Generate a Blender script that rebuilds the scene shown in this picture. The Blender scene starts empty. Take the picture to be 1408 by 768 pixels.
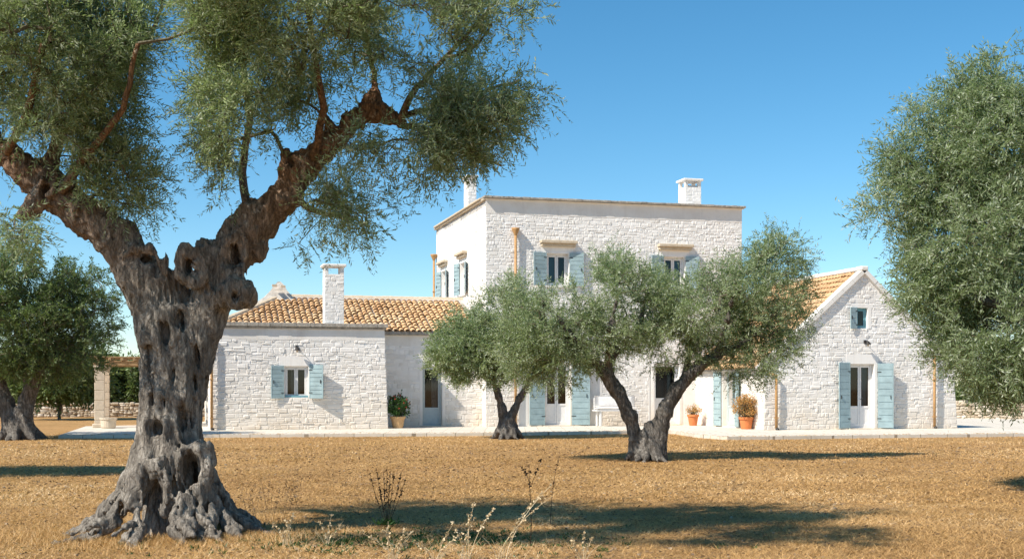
import bpy, math, random
import numpy as np
from mathutils import Vector, Matrix
R = math.radians
random.seed(7); rng = np.random.default_rng(7)
scene = bpy.context.scene
COL = scene.collection
F_PX, HOR, EYE = 1700.0, 530.0, 1.6
THETA = R(15)

# ------------------------------------------------------------ camera
cd = bpy.data.cameras.new('camera'); cam = bpy.data.objects.new('camera', cd); COL.objects.link(cam)
cam.location = (0, 0, EYE); cam.rotation_euler = (R(90), 0, 0)
cd.sensor_width = 36; cd.lens = F_PX / 1408 * 36
cd.shift_y = (HOR - 384) / 1408
cd.clip_start = 0.1; cd.clip_end = 5000
scene.camera = cam

# ------------------------------------------------------------ sky, sun, exposure
sx, sy, sz = 0.92, 0.34, -1.0                 # way the light travels: along, into, down (house frame)
ct, st = math.cos(THETA), math.sin(THETA)
SUN = Vector((sx*ct - sy*st, sx*st + sy*ct, sz)).normalized()
elev = math.asin(-SUN.z)
w = bpy.data.worlds.new('World'); scene.world = w; w.use_nodes = True
nt = w.node_tree; bg = nt.nodes['Background']
sky = nt.nodes.new('ShaderNodeTexSky'); sky.sky_type = 'NISHITA'; sky.sun_disc = False
sky.sun_elevation = elev; sky.sun_rotation = math.atan2(-SUN.x, -SUN.y)
sky.air_density = 0.85; sky.dust_density = 0.0; sky.ozone_density = 3.0; sky.altitude = 50
hs = nt.nodes.new('ShaderNodeHueSaturation'); hs.inputs['Saturation'].default_value = 1.26
nt.links.new(sky.outputs[0], hs.inputs['Color']); nt.links.new(hs.outputs[0], bg.inputs[0]); bg.inputs[1].default_value = 0.107; hs.inputs['Hue'].default_value = 0.487
sl = bpy.data.lights.new('sun', 'SUN'); sl.energy = 5.0; sl.angle = R(0.53); sl.color = (1.0, 0.92, 0.80)
so = bpy.data.objects.new('sun', sl); COL.objects.link(so)
so.rotation_euler = SUN.to_track_quat('-Z', 'Y').to_euler()
scene.view_settings.view_transform = 'Standard'; scene.view_settings.look = 'None'
scene.view_settings.exposure = 0.53; scene.view_settings.gamma = 1.0
scene.view_settings.use_curve_mapping = False

# ------------------------------------------------------------ generic helpers
def pt(px, py, Y): return np.array([(px-704)*Y/F_PX, Y, EYE+(HOR-py)*Y/F_PX])
def gy(py, z=0.0): return (EYE-z)*F_PX/(py-HOR)            # distance of a ground point seen at row py
def tag(o, label=None, cat=None, group=None, kind=None):
    if label: o['label'] = label
    if cat: o['category'] = cat
    if group: o['group'] = group
    if kind: o['kind'] = kind
    return o
def empty(name, loc, label, cat, group=None, rz=0):
    o = bpy.data.objects.new(name, None); COL.objects.link(o); o.location = loc
    o.rotation_euler = (0, 0, rz); o.empty_display_size = .2
    return tag(o, label, cat, group)
class MB:
    def __init__(s): s.v=[]; s.f=[]; s.r=[]; s.m=[]; s.n=0
    def add(s, V, Fc, rnd=None, mat=0):
        V = np.asarray(V, float).reshape(-1, 3)
        s.v.append(V); Fa = np.asarray(Fc, int) + s.n
        s.f.append(Fa); s.m.append(np.full(len(Fa), mat, int))
        s.r.append(np.full(len(V), random.random() if rnd is None else rnd) if np.ndim(rnd)==0 or rnd is None else np.asarray(rnd))
        s.n += len(V)
    def box(s, a, b, rnd=None, mat=0, F=None, bev=0.0):
        x0,y0,z0 = a; x1,y1,z1 = b
        if bev > 0:
            V=[]; e=bev
            # chamfered box: 24 verts
            xs=[x0,x1]; ys=[y0,y1]; zs=[z0,z1]
            idx={}
            for i in (0,1):
                for j in (0,1):
                    for k in (0,1):
                        sx_=1-2*i; sy_=1-2*j; sz_=1-2*k
                        idx[(i,j,k)] = len(V)
                        V += [(xs[i], ys[j]+e*sy_, zs[k]+e*sz_), (xs[i]+e*sx_, ys[j], zs[k]+e*sz_), (xs[i]+e*sx_, ys[j]+e*sy_, zs[k])]
            Q=[]; T=[]
            for ax in range(3):
                for sd in (0,1):
                    o=[(0,0),(1,0),(1,1),(0,1)]; q=[]
                    for (p,r_) in o:
                        key=[0,0,0]; key[ax]=sd; key[(ax+1)%3]=p; key[(ax+2)%3]=r_
                        q.append(idx[tuple(key)]+ax)
                    Q.append(q)
            for ax in range(3):
                b1,b2=(ax+1)%3,(ax+2)%3
                for p in (0,1):
                    for r_ in (0,1):
                        k0=[0,0,0]; k0[b1]=p; k0[b2]=r_; k1=list(k0); k1[ax]=1
                        i0=idx[tuple(k0)]; i1=idx[tuple(k1)]
                        Q.append([i0+b1,i1+b1,i1+b2,i0+b2])
            for k in idx.values(): Q.append([k,k+1,k+2,k+2])
            V=np.array(V)
        else:
            V=np.array([(x0,y0,z0),(x1,y0,z0),(x1,y1,z0),(x0,y1,z0),(x0,y0,z1),(x1,y0,z1),(x1,y1,z1),(x0,y1,z1)])
            Q=[(0,3,2,1),(4,5,6,7),(0,1,5,4),(1,2,6,5),(2,3,7,6),(3,0,4,7)]
        if F is not None: V=np.array([F(*p) for p in V])
        s.add(V, Q, rnd, mat)
    def tube(s, P, rad, k=8, rnd=None, mat=0, cap=True):
        P=np.asarray(P,float); rad=np.broadcast_to(np.asarray(rad,float),(len(P),))
        T=np.gradient(P,axis=0); T/=np.linalg.norm(T,axis=1)[:,None]+1e-9
        up=np.array([0,0,1.]) if abs(T[0][2])<.9 else np.array([1.,0,0])
        V=[]; prev=None
        for p,t,r_ in zip(P,T,rad):
            a=np.cross(t,up); a=a if prev is None else prev-t*(prev@t)
            if np.linalg.norm(a)<1e-4: a=np.cross(t,(0.,1.,0.))
            a=a/(np.linalg.norm(a)+1e-9); prev=a; b=np.cross(t,a)
            for i in range(k):
                an=2*math.pi*i/k; V.append(p+r_*(math.cos(an)*a+math.sin(an)*b))
        Q=[]
        for j in range(len(P)-1):
            for i in range(k):
                i2=(i+1)%k; Q.append((j*k+i,j*k+i2,(j+1)*k+i2,(j+1)*k+i))
        if cap:
            V.append(P[0]); V.append(P[-1]); c0=len(V)-2; c1=len(V)-1; m=(len(P)-1)*k
            for i in range(k):
                i2=(i+1)%k; Q.append((c0,i2,i,i)); Q.append((c1,m+i,m+i2,m+i2))
        s.add(V,Q,rnd,mat)
    def lathe(s, prof, c=(0,0,0), k=20, rnd=None, mat=0):
        V=[]; Q=[]
        for (r_,z) in prof:
            for i in range(k):
                an=2*math.pi*i/k; V.append((c[0]+r_*math.cos(an),c[1]+r_*math.sin(an),c[2]+z))
        for j in range(len(prof)-1):
            for i in range(k):
                i2=(i+1)%k; Q.append((j*k+i,j*k+i2,(j+1)*k+i2,(j+1)*k+i))
        s.add(V,Q,rnd,mat)
    def build(s, name, mats, parent=None, smooth=False, label=None, flat_tris=False):
        me=bpy.data.meshes.new(name)
        V=np.concatenate(s.v); r_=np.concatenate(s.r)
        loops=[]; starts=[]; tot=0; mi=[]
        for Fa,M in zip(s.f,s.m):
            if Fa.shape[1]==4:
                tri=Fa[:,2]==Fa[:,3]
                if tri.any():
                    for q,t,m_ in zip(Fa,tri,M):
                        qq=q[:3] if t else q
                        loops.append(qq); starts.append(np.array([tot])); tot+=len(qq); mi.append(np.array([m_]))
                    continue
            k=Fa.shape[1]
            loops.append(Fa.ravel()); starts.append(tot+k*np.arange(len(Fa))); tot+=Fa.size; mi.append(M)
        L=np.concatenate(loops).astype(np.int32); S=np.concatenate(starts).astype(np.int32); MI=np.concatenate(mi).astype(np.int32)
        me.vertices.add(len(V)); me.vertices.foreach_set('co',V.astype(np.float32).ravel())
        me.loops.add(len(L)); me.loops.foreach_set('vertex_index',L)
        me.polygons.add(len(S)); me.polygons.foreach_set('loop_start',S)
        me.polygons.foreach_set('material_index',MI)
        me.polygons.foreach_set('use_smooth',np.full(len(S),bool(smooth)))
        at=me.attributes.new('rnd','FLOAT','POINT'); at.data.foreach_set('value',r_.astype(np.float32))
        me.update(calc_edges=True); me.validate()
        for m_ in (mats if isinstance(mats,(list,tuple)) else [mats]): me.materials.append(m_)
        o=bpy.data.objects.new(name,me); COL.objects.link(o)
        if parent is not None: o.parent=parent
        if label: o['label']=label
        return o
_lat=np.random.default_rng(3).random((32,32,32))*2-1
def vnoise(P, fx, fy=None, fz=None, off=0.0):
    fy=fx if fy is None else fy; fz=fx if fz is None else fz
    X=P[...,0]*fx+off; Y=P[...,1]*fy+off*1.7; Z=P[...,2]*fz+off*.6
    i=np.floor(X).astype(int); j=np.floor(Y).astype(int); k=np.floor(Z).astype(int)
    u=X-i; v=Y-j; w_=Z-k; u=u*u*(3-2*u); v=v*v*(3-2*v); w_=w_*w_*(3-2*w_)
    g=lambda a,b,c:_lat[(i+a)&31,(j+b)&31,(k+c)&31]
    return (((g(0,0,0)*(1-u)+g(1,0,0)*u)*(1-v)+(g(0,1,0)*(1-u)+g(1,1,0)*u)*v)*(1-w_)
           +((g(0,0,1)*(1-u)+g(1,0,1)*u)*(1-v)+(g(0,1,1)*(1-u)+g(1,1,1)*u)*v)*w_)
def lerp(a,b,t): return a+(b-a)*t
def unit(V): return V/(np.linalg.norm(V,axis=-1,keepdims=True)+1e-9)

# ------------------------------------------------------------ materials
class NM:
    def __init__(s,name,rough=.8,spec=.3):
        s.m=bpy.data.materials.new(name); s.m.use_nodes=True; s.t=s.m.node_tree; s.n=s.t.nodes
        s.b=s.n['Principled BSDF']; s.b.inputs['Roughness'].default_value=rough
        s.b.inputs['Specular IOR Level'].default_value=spec
        s.g=s.n.new('ShaderNodeNewGeometry'); s.tc=s.n.new('ShaderNodeTexCoord')
    def L(s,a,b): s.t.links.new(a,b)
    def noise(s,scale,detail=4,rough=.6,coord=None,stretch=None):
        n=s.n.new('ShaderNodeTexNoise'); n.inputs['Scale'].default_value=scale; n.inputs['Detail'].default_value=detail
        n.inputs['Roughness'].default_value=rough
        c=coord or s.tc.outputs['Object']
        if stretch:
            mp=s.n.new('ShaderNodeMapping'); mp.inputs['Scale'].default_value=stretch; s.L(c,mp.inputs[0]); c=mp.outputs[0]
        s.L(c,n.inputs['Vector']); return n.outputs['Fac']
    def attr(s,name='rnd'):
        a=s.n.new('ShaderNodeAttribute'); a.attribute_name=name; return a.outputs['Fac']
    def ramp(s,fac,stops):
        r_=s.n.new('ShaderNodeValToRGB'); e=r_.color_ramp.elements
        while len(e)<len(stops): e.new(.5)
        for el,(p,c) in zip(e,stops): el.position=p; el.color=(*c,1) if len(c)==3 else c
        s.L(fac,r_.inputs[0]); return r_.outputs[0]
    def mix(s,fac,a,b,mode='MIX'):
        m=s.n.new('ShaderNodeMix'); m.data_type='RGBA'; m.blend_type=mode
        for sock,v in ((m.inputs[0],fac),(m.inputs[6],a),(m.inputs[7],b)):
            if isinstance(v,(int,float)): sock.default_value=v
            elif isinstance(v,tuple): sock.default_value=(*v,1)
            else: s.L(v,sock)
        return m.outputs[2]
    def math(s,op,a,b=0.0):
        m=s.n.new('ShaderNodeMath'); m.operation=op
        for i,v in enumerate((a,b)):
            if isinstance(v,(int,float)): m.inputs[i].default_value=v
            else: s.L(v,m.inputs[i])
        return m.outputs[0]
    def col(s,c):
        if isinstance(c,tuple): s.b.inputs['Base Color'].default_value=(*c,1)
        else: s.L(c,s.b.inputs['Base Color'])
        return s
    def bump(s,h,strength=.5,dist=.02):
        b=s.n.new('ShaderNodeBump'); b.inputs['Strength'].default_value=strength; b.inputs['Distance'].default_value=dist
        s.L(h,b.inputs['Height']); s.L(b.outputs[0],s.b.inputs['Normal']); return s
def simple(name,c,rough=.6,var=.12,scale=6,bump=.2,spec=.3,dist=.004,metal=0):
    m=NM(name,rough,spec); n=m.noise(scale,5)
    lo=tuple(x*(1-var) for x in c); hi=tuple(min(1,x*(1+var)) for x in c)
    m.col(m.ramp(n,[(.3,lo),(.7,hi)])); m.bump(m.noise(scale*8,4),bump,dist); m.b.inputs['Metallic'].default_value=metal
    return m.m
def leafmat(name, dark, light, silver, trans=.25, rough=.45):
    m=NM(name,rough,.35); a=m.attr()
    c=m.ramp(a,[(0,dark),(.55,light),(.8,light),(1,silver)]); m.col(c)
    tr=m.n.new('ShaderNodeBsdfTranslucent'); m.L(m.mix(1.0,c,(1.0,1.15,.7),'MULTIPLY'),tr.inputs[0])
    mx=m.n.new('ShaderNodeMixShader'); mx.inputs[0].default_value=trans
    out=m.n['Material Output']; m.L(m.b.outputs[0],mx.inputs[1]); m.L(tr.outputs[0],mx.inputs[2]); m.L(mx.outputs[0],out.inputs[0])
    return m.m
# whitewashed rubble
m=NM('whitewashed_stone',.85,.25)
a=m.attr(); big=m.noise(.6,5,.65); fine=m.noise(9,6,.7)
c=m.ramp(a,[(0,(.71,.68,.64)),(.2,(.77,.75,.72)),(.6,(.82,.80,.775)),(1,(.86,.845,.825))])
c=m.mix(m.ramp(big,[(.42,(0,0,0)),(.75,(.35,.35,.35))]),c,(.68,.62,.54))
c=m.mix(m.ramp(fine,[(.60,(0,0,0)),(.85,(.4,.4,.4))]),c,(.66,.62,.57))
sep=m.n.new('ShaderNodeSeparateXYZ'); m.L(m.tc.outputs['Object'],sep.inputs[0])
low=m.math('MULTIPLY',m.ramp(m.math('DIVIDE',sep.outputs[2],3.0),[(0,(1,1,1)),(.12,(.75,.75,.75)),(.5,(.28,.28,.28)),(1,(0,0,0))]),m.noise(2.5,5,.7))
c=m.mix(low,c,(.64,.50,.35))
streak=m.ramp(m.noise(1.0,5,.65,stretch=(2.6,2.6,.16)),[(.56,(0,0,0)),(.74,(.42,.42,.42))]); c=m.mix(streak,c,(.60,.54,.47))
m.col(c); m.bump(m.noise(22,6,.7),.4,.008); M_STONE=m.m
m=NM('lime_plaster',.85,.2); big=m.noise(1.3,6,.7); fine=m.noise(14,6,.7)
c=m.ramp(big,[(.3,(.68,.64,.59)),(.55,(.77,.74,.70)),(.8,(.80,.78,.75))])
c=m.mix(m.ramp(fine,[(.6,(0,0,0)),(.8,(.6,.6,.6))]),c,(.46,.40,.34))
c=m.mix(m.ramp(m.noise(1.0,4,.6,stretch=(3,3,.25)),[(.55,(0,0,0)),(.75,(.35,.35,.35))]),c,(.50,.45,.40))
m.col(c); m.bump(m.noise(30,6,.7),.5,.01); M_PLASTER=m.m
m=NM('weathered_coping',.9,.2); n=m.noise(7,6,.75)
m.col(m.ramp(n,[(.3,(.16,.15,.13)),(.5,(.34,.31,.27)),(.7,(.52,.48,.42))])); m.bump(m.noise(30,6,.7),.8,.015); M_COPING=m.m
m=NM('sandy_lintel_stone',.85,.2); n=m.noise(8,6,.7)
m.col(m.ramp(n,[(.3,(.46,.37,.26)),(.7,(.64,.55,.43))])); m.bump(m.noise(40,5),.5,.01); M_SAND=m.m
m=NM('terracotta_tile',.85,.2); a=m.attr()
c=m.ramp(a,[(0,(.50,.30,.15)),(.25,(.62,.39,.20)),(.6,(.70,.47,.26)),(.85,(.74,.54,.33)),(1,(.72,.57,.40))])
c=m.mix(m.ramp(m.noise(9,6,.75),[(.5,(0,0,0)),(.72,(.7,.7,.7))]),c,(.36,.27,.18))
m.col(c); m.bump(m.noise(40,5),.6,.01); M_TILE=m.m
m=NM('terrace_slabs',.8,.25)
br=m.n.new('ShaderNodeTexBrick'); br.inputs['Scale'].default_value=1.0; br.inputs['Brick Width'].default_value=.9; br.inputs['Row Height'].default_value=.55
br.inputs['Mortar Size'].default_value=.012; br.inputs['Color1'].default_value=(.60,.55,.47,1); br.inputs['Color2'].default_value=(.68,.63,.55,1); br.inputs['Mortar'].default_value=(.26,.22,.17,1)
m.L(m.tc.outputs['Object'],br.inputs['Vector']); m.col(m.mix(m.ramp(m.noise(4,6,.7),[(.4,(0,0,0)),(.8,(.5,.5,.5))]),br.outputs[0],(.55,.46,.36)))
m.bump(m.noise(30,4),.4,.006); M_TERR=m.m
def planks(name,c,step):
    m=simple(name,c,.55,.13,5,.3); return m
M_BLUE=simple('weathered_blue_paint',(.295,.395,.42),.6,.16,3.5,.25)
M_BLUEF=simple('blue_frame_paint',(.16,.36,.42),.5,.12,9,.2)
M_WHITE=simple('white_joinery_paint',(.74,.73,.72),.5,.06,9,.15)
M_GREYP=simple('pale_grey_door_paint',(.45,.50,.50),.5,.06,9,.15)
M_COPPER=simple('ochre_pipe_paint',(.42,.24,.10),.5,.2,9,.3)
M_IRON=simple('dark_iron',(.03,.028,.026),.6,.2,20,.3)
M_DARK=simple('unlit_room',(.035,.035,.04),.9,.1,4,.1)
M_CURT=simple('blue_curtain_cloth',(.10,.24,.30),.9,.15,6,.2)
M_CURTW=simple('grey_curtain_cloth',(.25,.25,.26),.9,.15,6,.2)
M_WOOD=simple('weathered_wood',(.36,.24,.13),.8,.25,9,.6,dist=.01)
M_COL=simple('pergola_limestone',(.58,.49,.38),.85,.15,6,.6,dist=.012)
M_TERRA=simple('orange_terracotta',(.60,.20,.07),.8,.12,9,.3)
M_TERRAP=simple('pale_terracotta',(.60,.38,.19),.8,.12,9,.3)
M_CUSH=simple('patterned_cushion_cloth',(.80,.78,.76),.9,.12,22,.4)
M_SOIL=simple('pot_soil',(.05,.035,.022),.95,.2,20,.6)
m=NM('window_glass',.04,.5); tr=m.n.new('ShaderNodeBsdfTransparent'); tr.inputs[0].default_value=(.75,.8,.82,1)
gl=m.n.new('ShaderNodeBsdfGlossy'); gl.inputs['Roughness'].default_value=.03; fr=m.n.new('ShaderNodeFresnel'); fr.inputs[0].default_value=1.6
mx=m.n.new('ShaderNodeMixShader'); m.L(fr.outputs[0],mx.inputs[0]); m.L(tr.outputs[0],mx.inputs[1]); m.L(gl.outputs[0],mx.inputs[2])
m.L(mx.outputs[0],m.n['Material Output'].inputs[0]); M_GLASS=m.m
def barkmat(name,dark,mid,light,warm=None):
    m=NM(name,.92,.12)
    furrow=m.noise(26,7,.78,stretch=(1,1,.22)); blot=m.noise(3.2,6,.7); patch=m.noise(6.5,5,.75,stretch=(1,1,.5))
    vo=m.n.new('ShaderNodeTexVoronoi'); vo.feature='DISTANCE_TO_EDGE'; vo.inputs['Scale'].default_value=17
    mp=m.n.new('ShaderNodeMapping'); mp.inputs['Scale'].default_value=(1,1,.22); wv=m.n.new('ShaderNodeVectorMath'); wv.operation='ADD'
    nz=m.n.new('ShaderNodeTexNoise'); nz.inputs['Scale'].default_value=5; m.L(m.tc.outputs['Object'],nz.inputs['Vector'])
    sc=m.n.new('ShaderNodeVectorMath'); sc.operation='SCALE'; sc.inputs[3].default_value=.28; m.L(nz.outputs['Color'],sc.inputs[0])
    m.L(m.tc.outputs['Object'],wv.inputs[0]); m.L(sc.outputs[0],wv.inputs[1]); m.L(wv.outputs[0],mp.inputs[0]); m.L(mp.outputs[0],vo.inputs['Vector'])
    crack=m.ramp(vo.outputs['Distance'],[(0,(0,0,0)),(.16,(1,1,1))])
    c=m.ramp(furrow,[(.34,dark),(.5,mid),(.66,light)])
    c=m.mix(m.ramp(blot,[(.42,(0,0,0)),(.62,(.75,.75,.75))]),c,tuple(x*.55 for x in mid))
    if warm:
        sep=m.n.new('ShaderNodeSeparateXYZ'); m.L(m.tc.outputs['Object'],sep.inputs[0])
        f=m.math('MULTIPLY_ADD',sep.outputs[2],.55); f.node.inputs[2].default_value=-1.35; f.node.use_clamp=True
        c=m.mix(f,c,m.ramp(furrow,[(.34,tuple(x*.2 for x in warm)),(.5,tuple(x*.7 for x in warm)),(.68,tuple(x*1.5 for x in warm))]))
    c=m.mix(m.ramp(patch,[(.58,(0,0,0)),(.68,(.6,.6,.6))]),c,tuple(min(1,x*1.25) for x in light))       # pale lichen
    c=m.mix(m.math('MULTIPLY',m.math('SUBTRACT',1.0,crack),.28),c,dark)
    m.col(c)
    h=m.math('ADD',m.math('MULTIPLY',furrow,.8),m.math('MULTIPLY',crack,.16)); m.bump(h,1.0,.045)
    return m.m
M_BARK=barkmat('ancient_olive_bark',(.045,.039,.033),(.30,.265,.225),(.59,.54,.47),(.34,.195,.115))
M_BARK2=barkmat('olive_bark',(.03,.026,.022),(.17,.152,.134),(.38,.35,.31))
M_TWIG=simple('olive_twig',(.13,.115,.08),.9,.25,9,.3)
M_LEAF=leafmat('olive_leaf',(.13,.18,.082),(.29,.355,.195),(.62,.67,.55),.48)
M_LEAF2=leafmat('olive_leaf_mid',(.13,.18,.08),(.29,.355,.185),(.60,.65,.52),.48)
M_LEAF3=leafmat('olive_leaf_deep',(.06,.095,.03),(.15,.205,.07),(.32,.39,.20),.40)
M_GREEN=leafmat('glossy_green_leaf',(.02,.05,.012),(.05,.11,.025),(.09,.17,.05),.2,.35)
M_RUST=leafmat('rusty_flower_leaf',(.16,.15,.05),(.60,.30,.10),(.75,.48,.20),.25,.7)
M_RED=simple('red_blossom',(.45,.06,.04),.7,.2,20,.1)
M_STRAW=leafmat('straw_blade',(.26,.14,.055),(.64,.40,.17),(.88,.66,.40),.2,.75)
M_STRAWP=leafmat('pale_straw_stalk',(.52,.40,.24),(.66,.52,.33),(.78,.66,.46),.1,.7)
M_BROWNW=simple('brown_dry_weed',(.20,.13,.07),.9,.2,20,.3)
M_WEED=simple('dark_dry_weed',(.045,.032,.02),.9,.2,20,.3)
# dry field
m=NM('dry_mown_field',.95,.1)
P_=m.g.outputs['Position']
n1=m.noise(.35,6,.65,P_); n2=m.noise(26,8,.8,P_,(1,.45,1)); n3=m.noise(3.2,7,.75,P_,(1,.8,1))
c=m.ramp(n2,[(.38,(.20,.105,.042)),(.46,(.47,.27,.11)),(.55,(.64,.39,.175)),(.68,(.80,.56,.31))])
c=m.mix(m.ramp(n1,[(.40,(0,0,0)),(.62,(.6,.6,.6))]),c,(.40,.235,.09))
c=m.mix(m.ramp(n3,[(.50,(0,0,0)),(.70,(.55,.55,.55))]),c,(.23,.135,.055))
m.col(c); m.bump(m.math('ADD',n2,n3),1.0,.07); M_FIELD=m.m

# ------------------------------------------------------------ ground, one sheet to the horizon
def ghz(x,y): return 0.035*vnoise(np.stack([x,y,0*x],-1),.5)*np.clip((37-y)/6,0,1)
mb=MB()
xs=np.concatenate([[-1500,-500,-200,-90,-50],np.linspace(-30,30,151),[50,90,200,500,1500]])
ys=np.concatenate([[-300,-60,-10,0,5],np.linspace(8,40,81),[50,70,100,200,500,1200,2500]])
X,Y=np.meshgrid(xs,ys); Z=ghz(X,Y)*((np.abs(X)<31)&(Y>6))
V=np.stack([X,Y,Z],-1).reshape(-1,3); nx=len(xs)
Q=[(j*nx+i,j*nx+i+1,(j+1)*nx+i+1,(j+1)*nx+i) for j in range(len(ys)-1) for i in range(nx-1)]
mb.add(V,Q,.5); tag(mb.build('ground',M_FIELD,smooth=True),'dry golden mown field around the farmhouse and trees',kind='structure')
# terrace
edge=[(80,598),(300,597),(680,594.6),(871,591.8),(926,592),(955,596.5),(1000,600),(1200,597.5),(1408,595.5)]
front=[pt(px,py,gy(py,.1))[:2] for px,py in edge]
poly=[(p[0],p[1]) for p in front]+[(34,40),(36,70),(-8,70),(-14,47.5),tuple(pt(118,586,46)[:2])]
mb=MB(); n=len(poly)
def fan(zz): return [(x,y,zz) for x,y in poly]
me_top=fan(.1)
mb.add(me_top+fan(-.1),[(i,(i+1)%n,(i+1)%n+n,i+n) for i in range(n)],.4)
mb.add(me_top,[list(range(n))],.5)
terr=mb.build('terrace',M_TERR); tag(terr,'pale stone paved terrace along the foot of the farmhouse',kind='structure')

# ------------------------------------------------------------ the farmhouse
P0=pt(668,586,45.5); P0x,P0y=P0[0],P0[1]
house=empty('farmhouse',(P0x,P0y,0),'white stone farmhouse with flat roofed tower block, tiled low wing and gabled wing','farmhouse',rz=THETA)
def col(px,b):
    k=(px-704)/F_PX; return (k*(P0y+b*ct)-P0x+b*st)/(ct-k*st)
def hz(py,a,b): return EYE+(HOR-py)*(P0y+a*st+b*ct)/F_PX
def bcol(px,a):
    k=(px-704)/F_PX; return (P0x+a*ct-k*P0y-k*a*st)/(st+k*ct)
TZ=.1
def front_face(b0,shear=None):
    def F(u,v,d):
        if shear: u=u+shear(u,v)
        return (u,b0-d,v)
    return F
def side_face(a0):
    return lambda u,v,d:(a0-d,u,v)
def cut_rects(rect,holes):
    out=[rect]
    for (h0,h1,g0,g1) in holes:
        new=[]
        for (a0,a1,c0,c1) in out:
            if h1<=a0 or h0>=a1 or g1<=c0 or g0>=c1: new.append((a0,a1,c0,c1)); continue
            if h0>a0: new.append((a0,h0,c0,c1))
            if h1<a1: new.append((h1,a1,c0,c1))
            m0,m1=max(a0,h0),min(a1,h1)
            if g0>c0: new.append((m0,m1,c0,g0))
            if g1<c1: new.append((m0,m1,g1,c1))
        out=new
    return out
def stones(mb,F,u0,u1,v0,v1,holes=(),top=None,course=(.13,.2),width=(.16,.40),relief=(.018,.036),rub=.25,mat=0,wob=.02,gap=.011):
    v=v0; ph=random.random()*10
    while v<v1-.04:
        h=random.uniform(*course)*.88
        if v+h>v1-.06: h=v1-v
        u=u0-random.random()*.0
        while u<u1-.02:
            wd=random.uniform(*width)*random.choice((.5,.65,.8,1.1))
            if u+wd>u1-.1: wd=u1-u
            parts=[(u,u+wd,v,v+h)]
            rr=random.random()
            if rr<rub and h>.10:
                s=random.uniform(.4,.6); parts=[(u,u+wd,v,v+h*s),(u,u+wd,v+h*s,v+h)]
            for pr in parts:
                for (a0,a1,c0,c1) in cut_rects(pr,holes):
                    if top is not None:
                        lim=min(top(a0),top(a1)); 
                        if c0>=lim-.03: continue
                        c1=min(c1,lim)
                    if a1-a0<.035 or c1-c0<.035: continue
                    g=gap; ju=min(.022,(a1-a0)*.12); jv=min(.016,(c1-c0)*.14)
                    e=min(.017,(a1-a0)*.2,(c1-c0)*.2)
                    hh=random.uniform(*relief)*random.choice((.22,.34,.45,.72)); tu=random.uniform(-.0045,.0030); tv=random.uniform(-.0030,.0045)
                    us=[a0+g*.5,a0+g*.5+e,a1-g*.5-e,a1-g*.5]; vs=[c0+g*.5,c0+g*.5+e,c1-g*.5-e,c1-g*.5]
                    V=[]
                    for i in range(4):
                        for j in range(4):
                            inner=i in(1,2) and j in(1,2); corner=i in(0,3) and j in(0,3)
                            uu=us[i]; vv=vs[j]
                            if corner: uu+= (e*.6 if i==0 else -e*.6); vv+=(e*.6 if j==0 else -e*.6)
                            uu+=random.uniform(-ju,ju)*(.9 if not inner else 1); vv+=random.uniform(-jv,jv)*(.9 if not inner else 1)
                            vv+=wob*math.sin(uu*1.7+ph+v*.9)*(.6)
                            d=(hh+tu*(i-1.5)+tv*(j-1.5)+random.uniform(-.004,.004)) if inner else .001
                            uu=min(max(uu,u0),u1)
                            if vv<v0: vv=v0
                            V.append(F(uu,vv,d))
                    Q=[(i*4+j,(i+1)*4+j,(i+1)*4+j+1,i*4+j+1) for i in range(3) for j in range(3)]
                    mb.add(V,Q,random.random(),mat)
            u+=wd
        v+=h
def wallsheet(mb,F,u0,u1,v0,v1,holes=(),top=None,d=0.0,rev=.30,mat=0,extra=()):
    us=sorted(set([u0,u1]+[h for H in holes for h in H[:2] if u0<h<u1]+list(extra)))
    for a0,a1 in zip(us[:-1],us[1:]):
        mid=(a0+a1)/2
        hs=sorted([(g0,g1) for (h0,h1,g0,g1) in holes if h0<=mid<=h1]); segs=[]; c=v0
        for g0,g1 in hs:
            if g0>c: segs.append((c,g0,False))
            c=g1
        segs.append((c,None,True))
        for c0,c1,last in segs:
            t0=c1 if not last else (top(a0) if top else v1); t1=c1 if not last else (top(a1) if top else v1)
            if max(t0,t1)<=c0+1e-4: continue
            nn=6
            V=[];Q=[]
            for i in range(nn+1):
                s=i/nn; V+=[F(a0,lerp(c0,t0,s),d),F(a1,lerp(c0,t1,s),d)]
                if i: Q.append((2*i-2,2*i-1,2*i+1,2*i))
            mb.add(V,Q,.5,mat)
    for (h0,h1,g0,g1) in holes:   # reveals
        for (p,q) in (((h0,g0),(h0,g1)),((h0,g1),(h1,g1)),((h1,g1),(h1,g0)),((h1,g0),(h0,g0))):
            mb.add([F(*p,d),F(*q,d),F(*q,d-rev),F(*p,d-rev)],[(0,1,2,3)],.5,mat)
def surround(mb,F,h,wd=.11,lint=.22,sill=True,pr=.012,mat=0):
    h0,h1,g0,g1=h
    fb=lambda a0,a1,c0,c1: mb.box((a0,c0,-.02),(a1,c1,pr+random.uniform(-.003,.003)),.8,mat,F=F,bev=.004)
    fb(h0-wd*1.5,h1+wd*1.5,g1+.002,g1+lint)
    fb(h0-wd,h0-.002,g0,g1); fb(h1+.002,h1+wd,g0,g1)
    return (h0-wd*1.5,h1+wd*1.5,g1,g1+lint),(h0-wd,h0,g0-(.1 if sill else 0),g1),(h1,h1+wd,g0-(.1 if sill else 0),g1)
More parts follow.
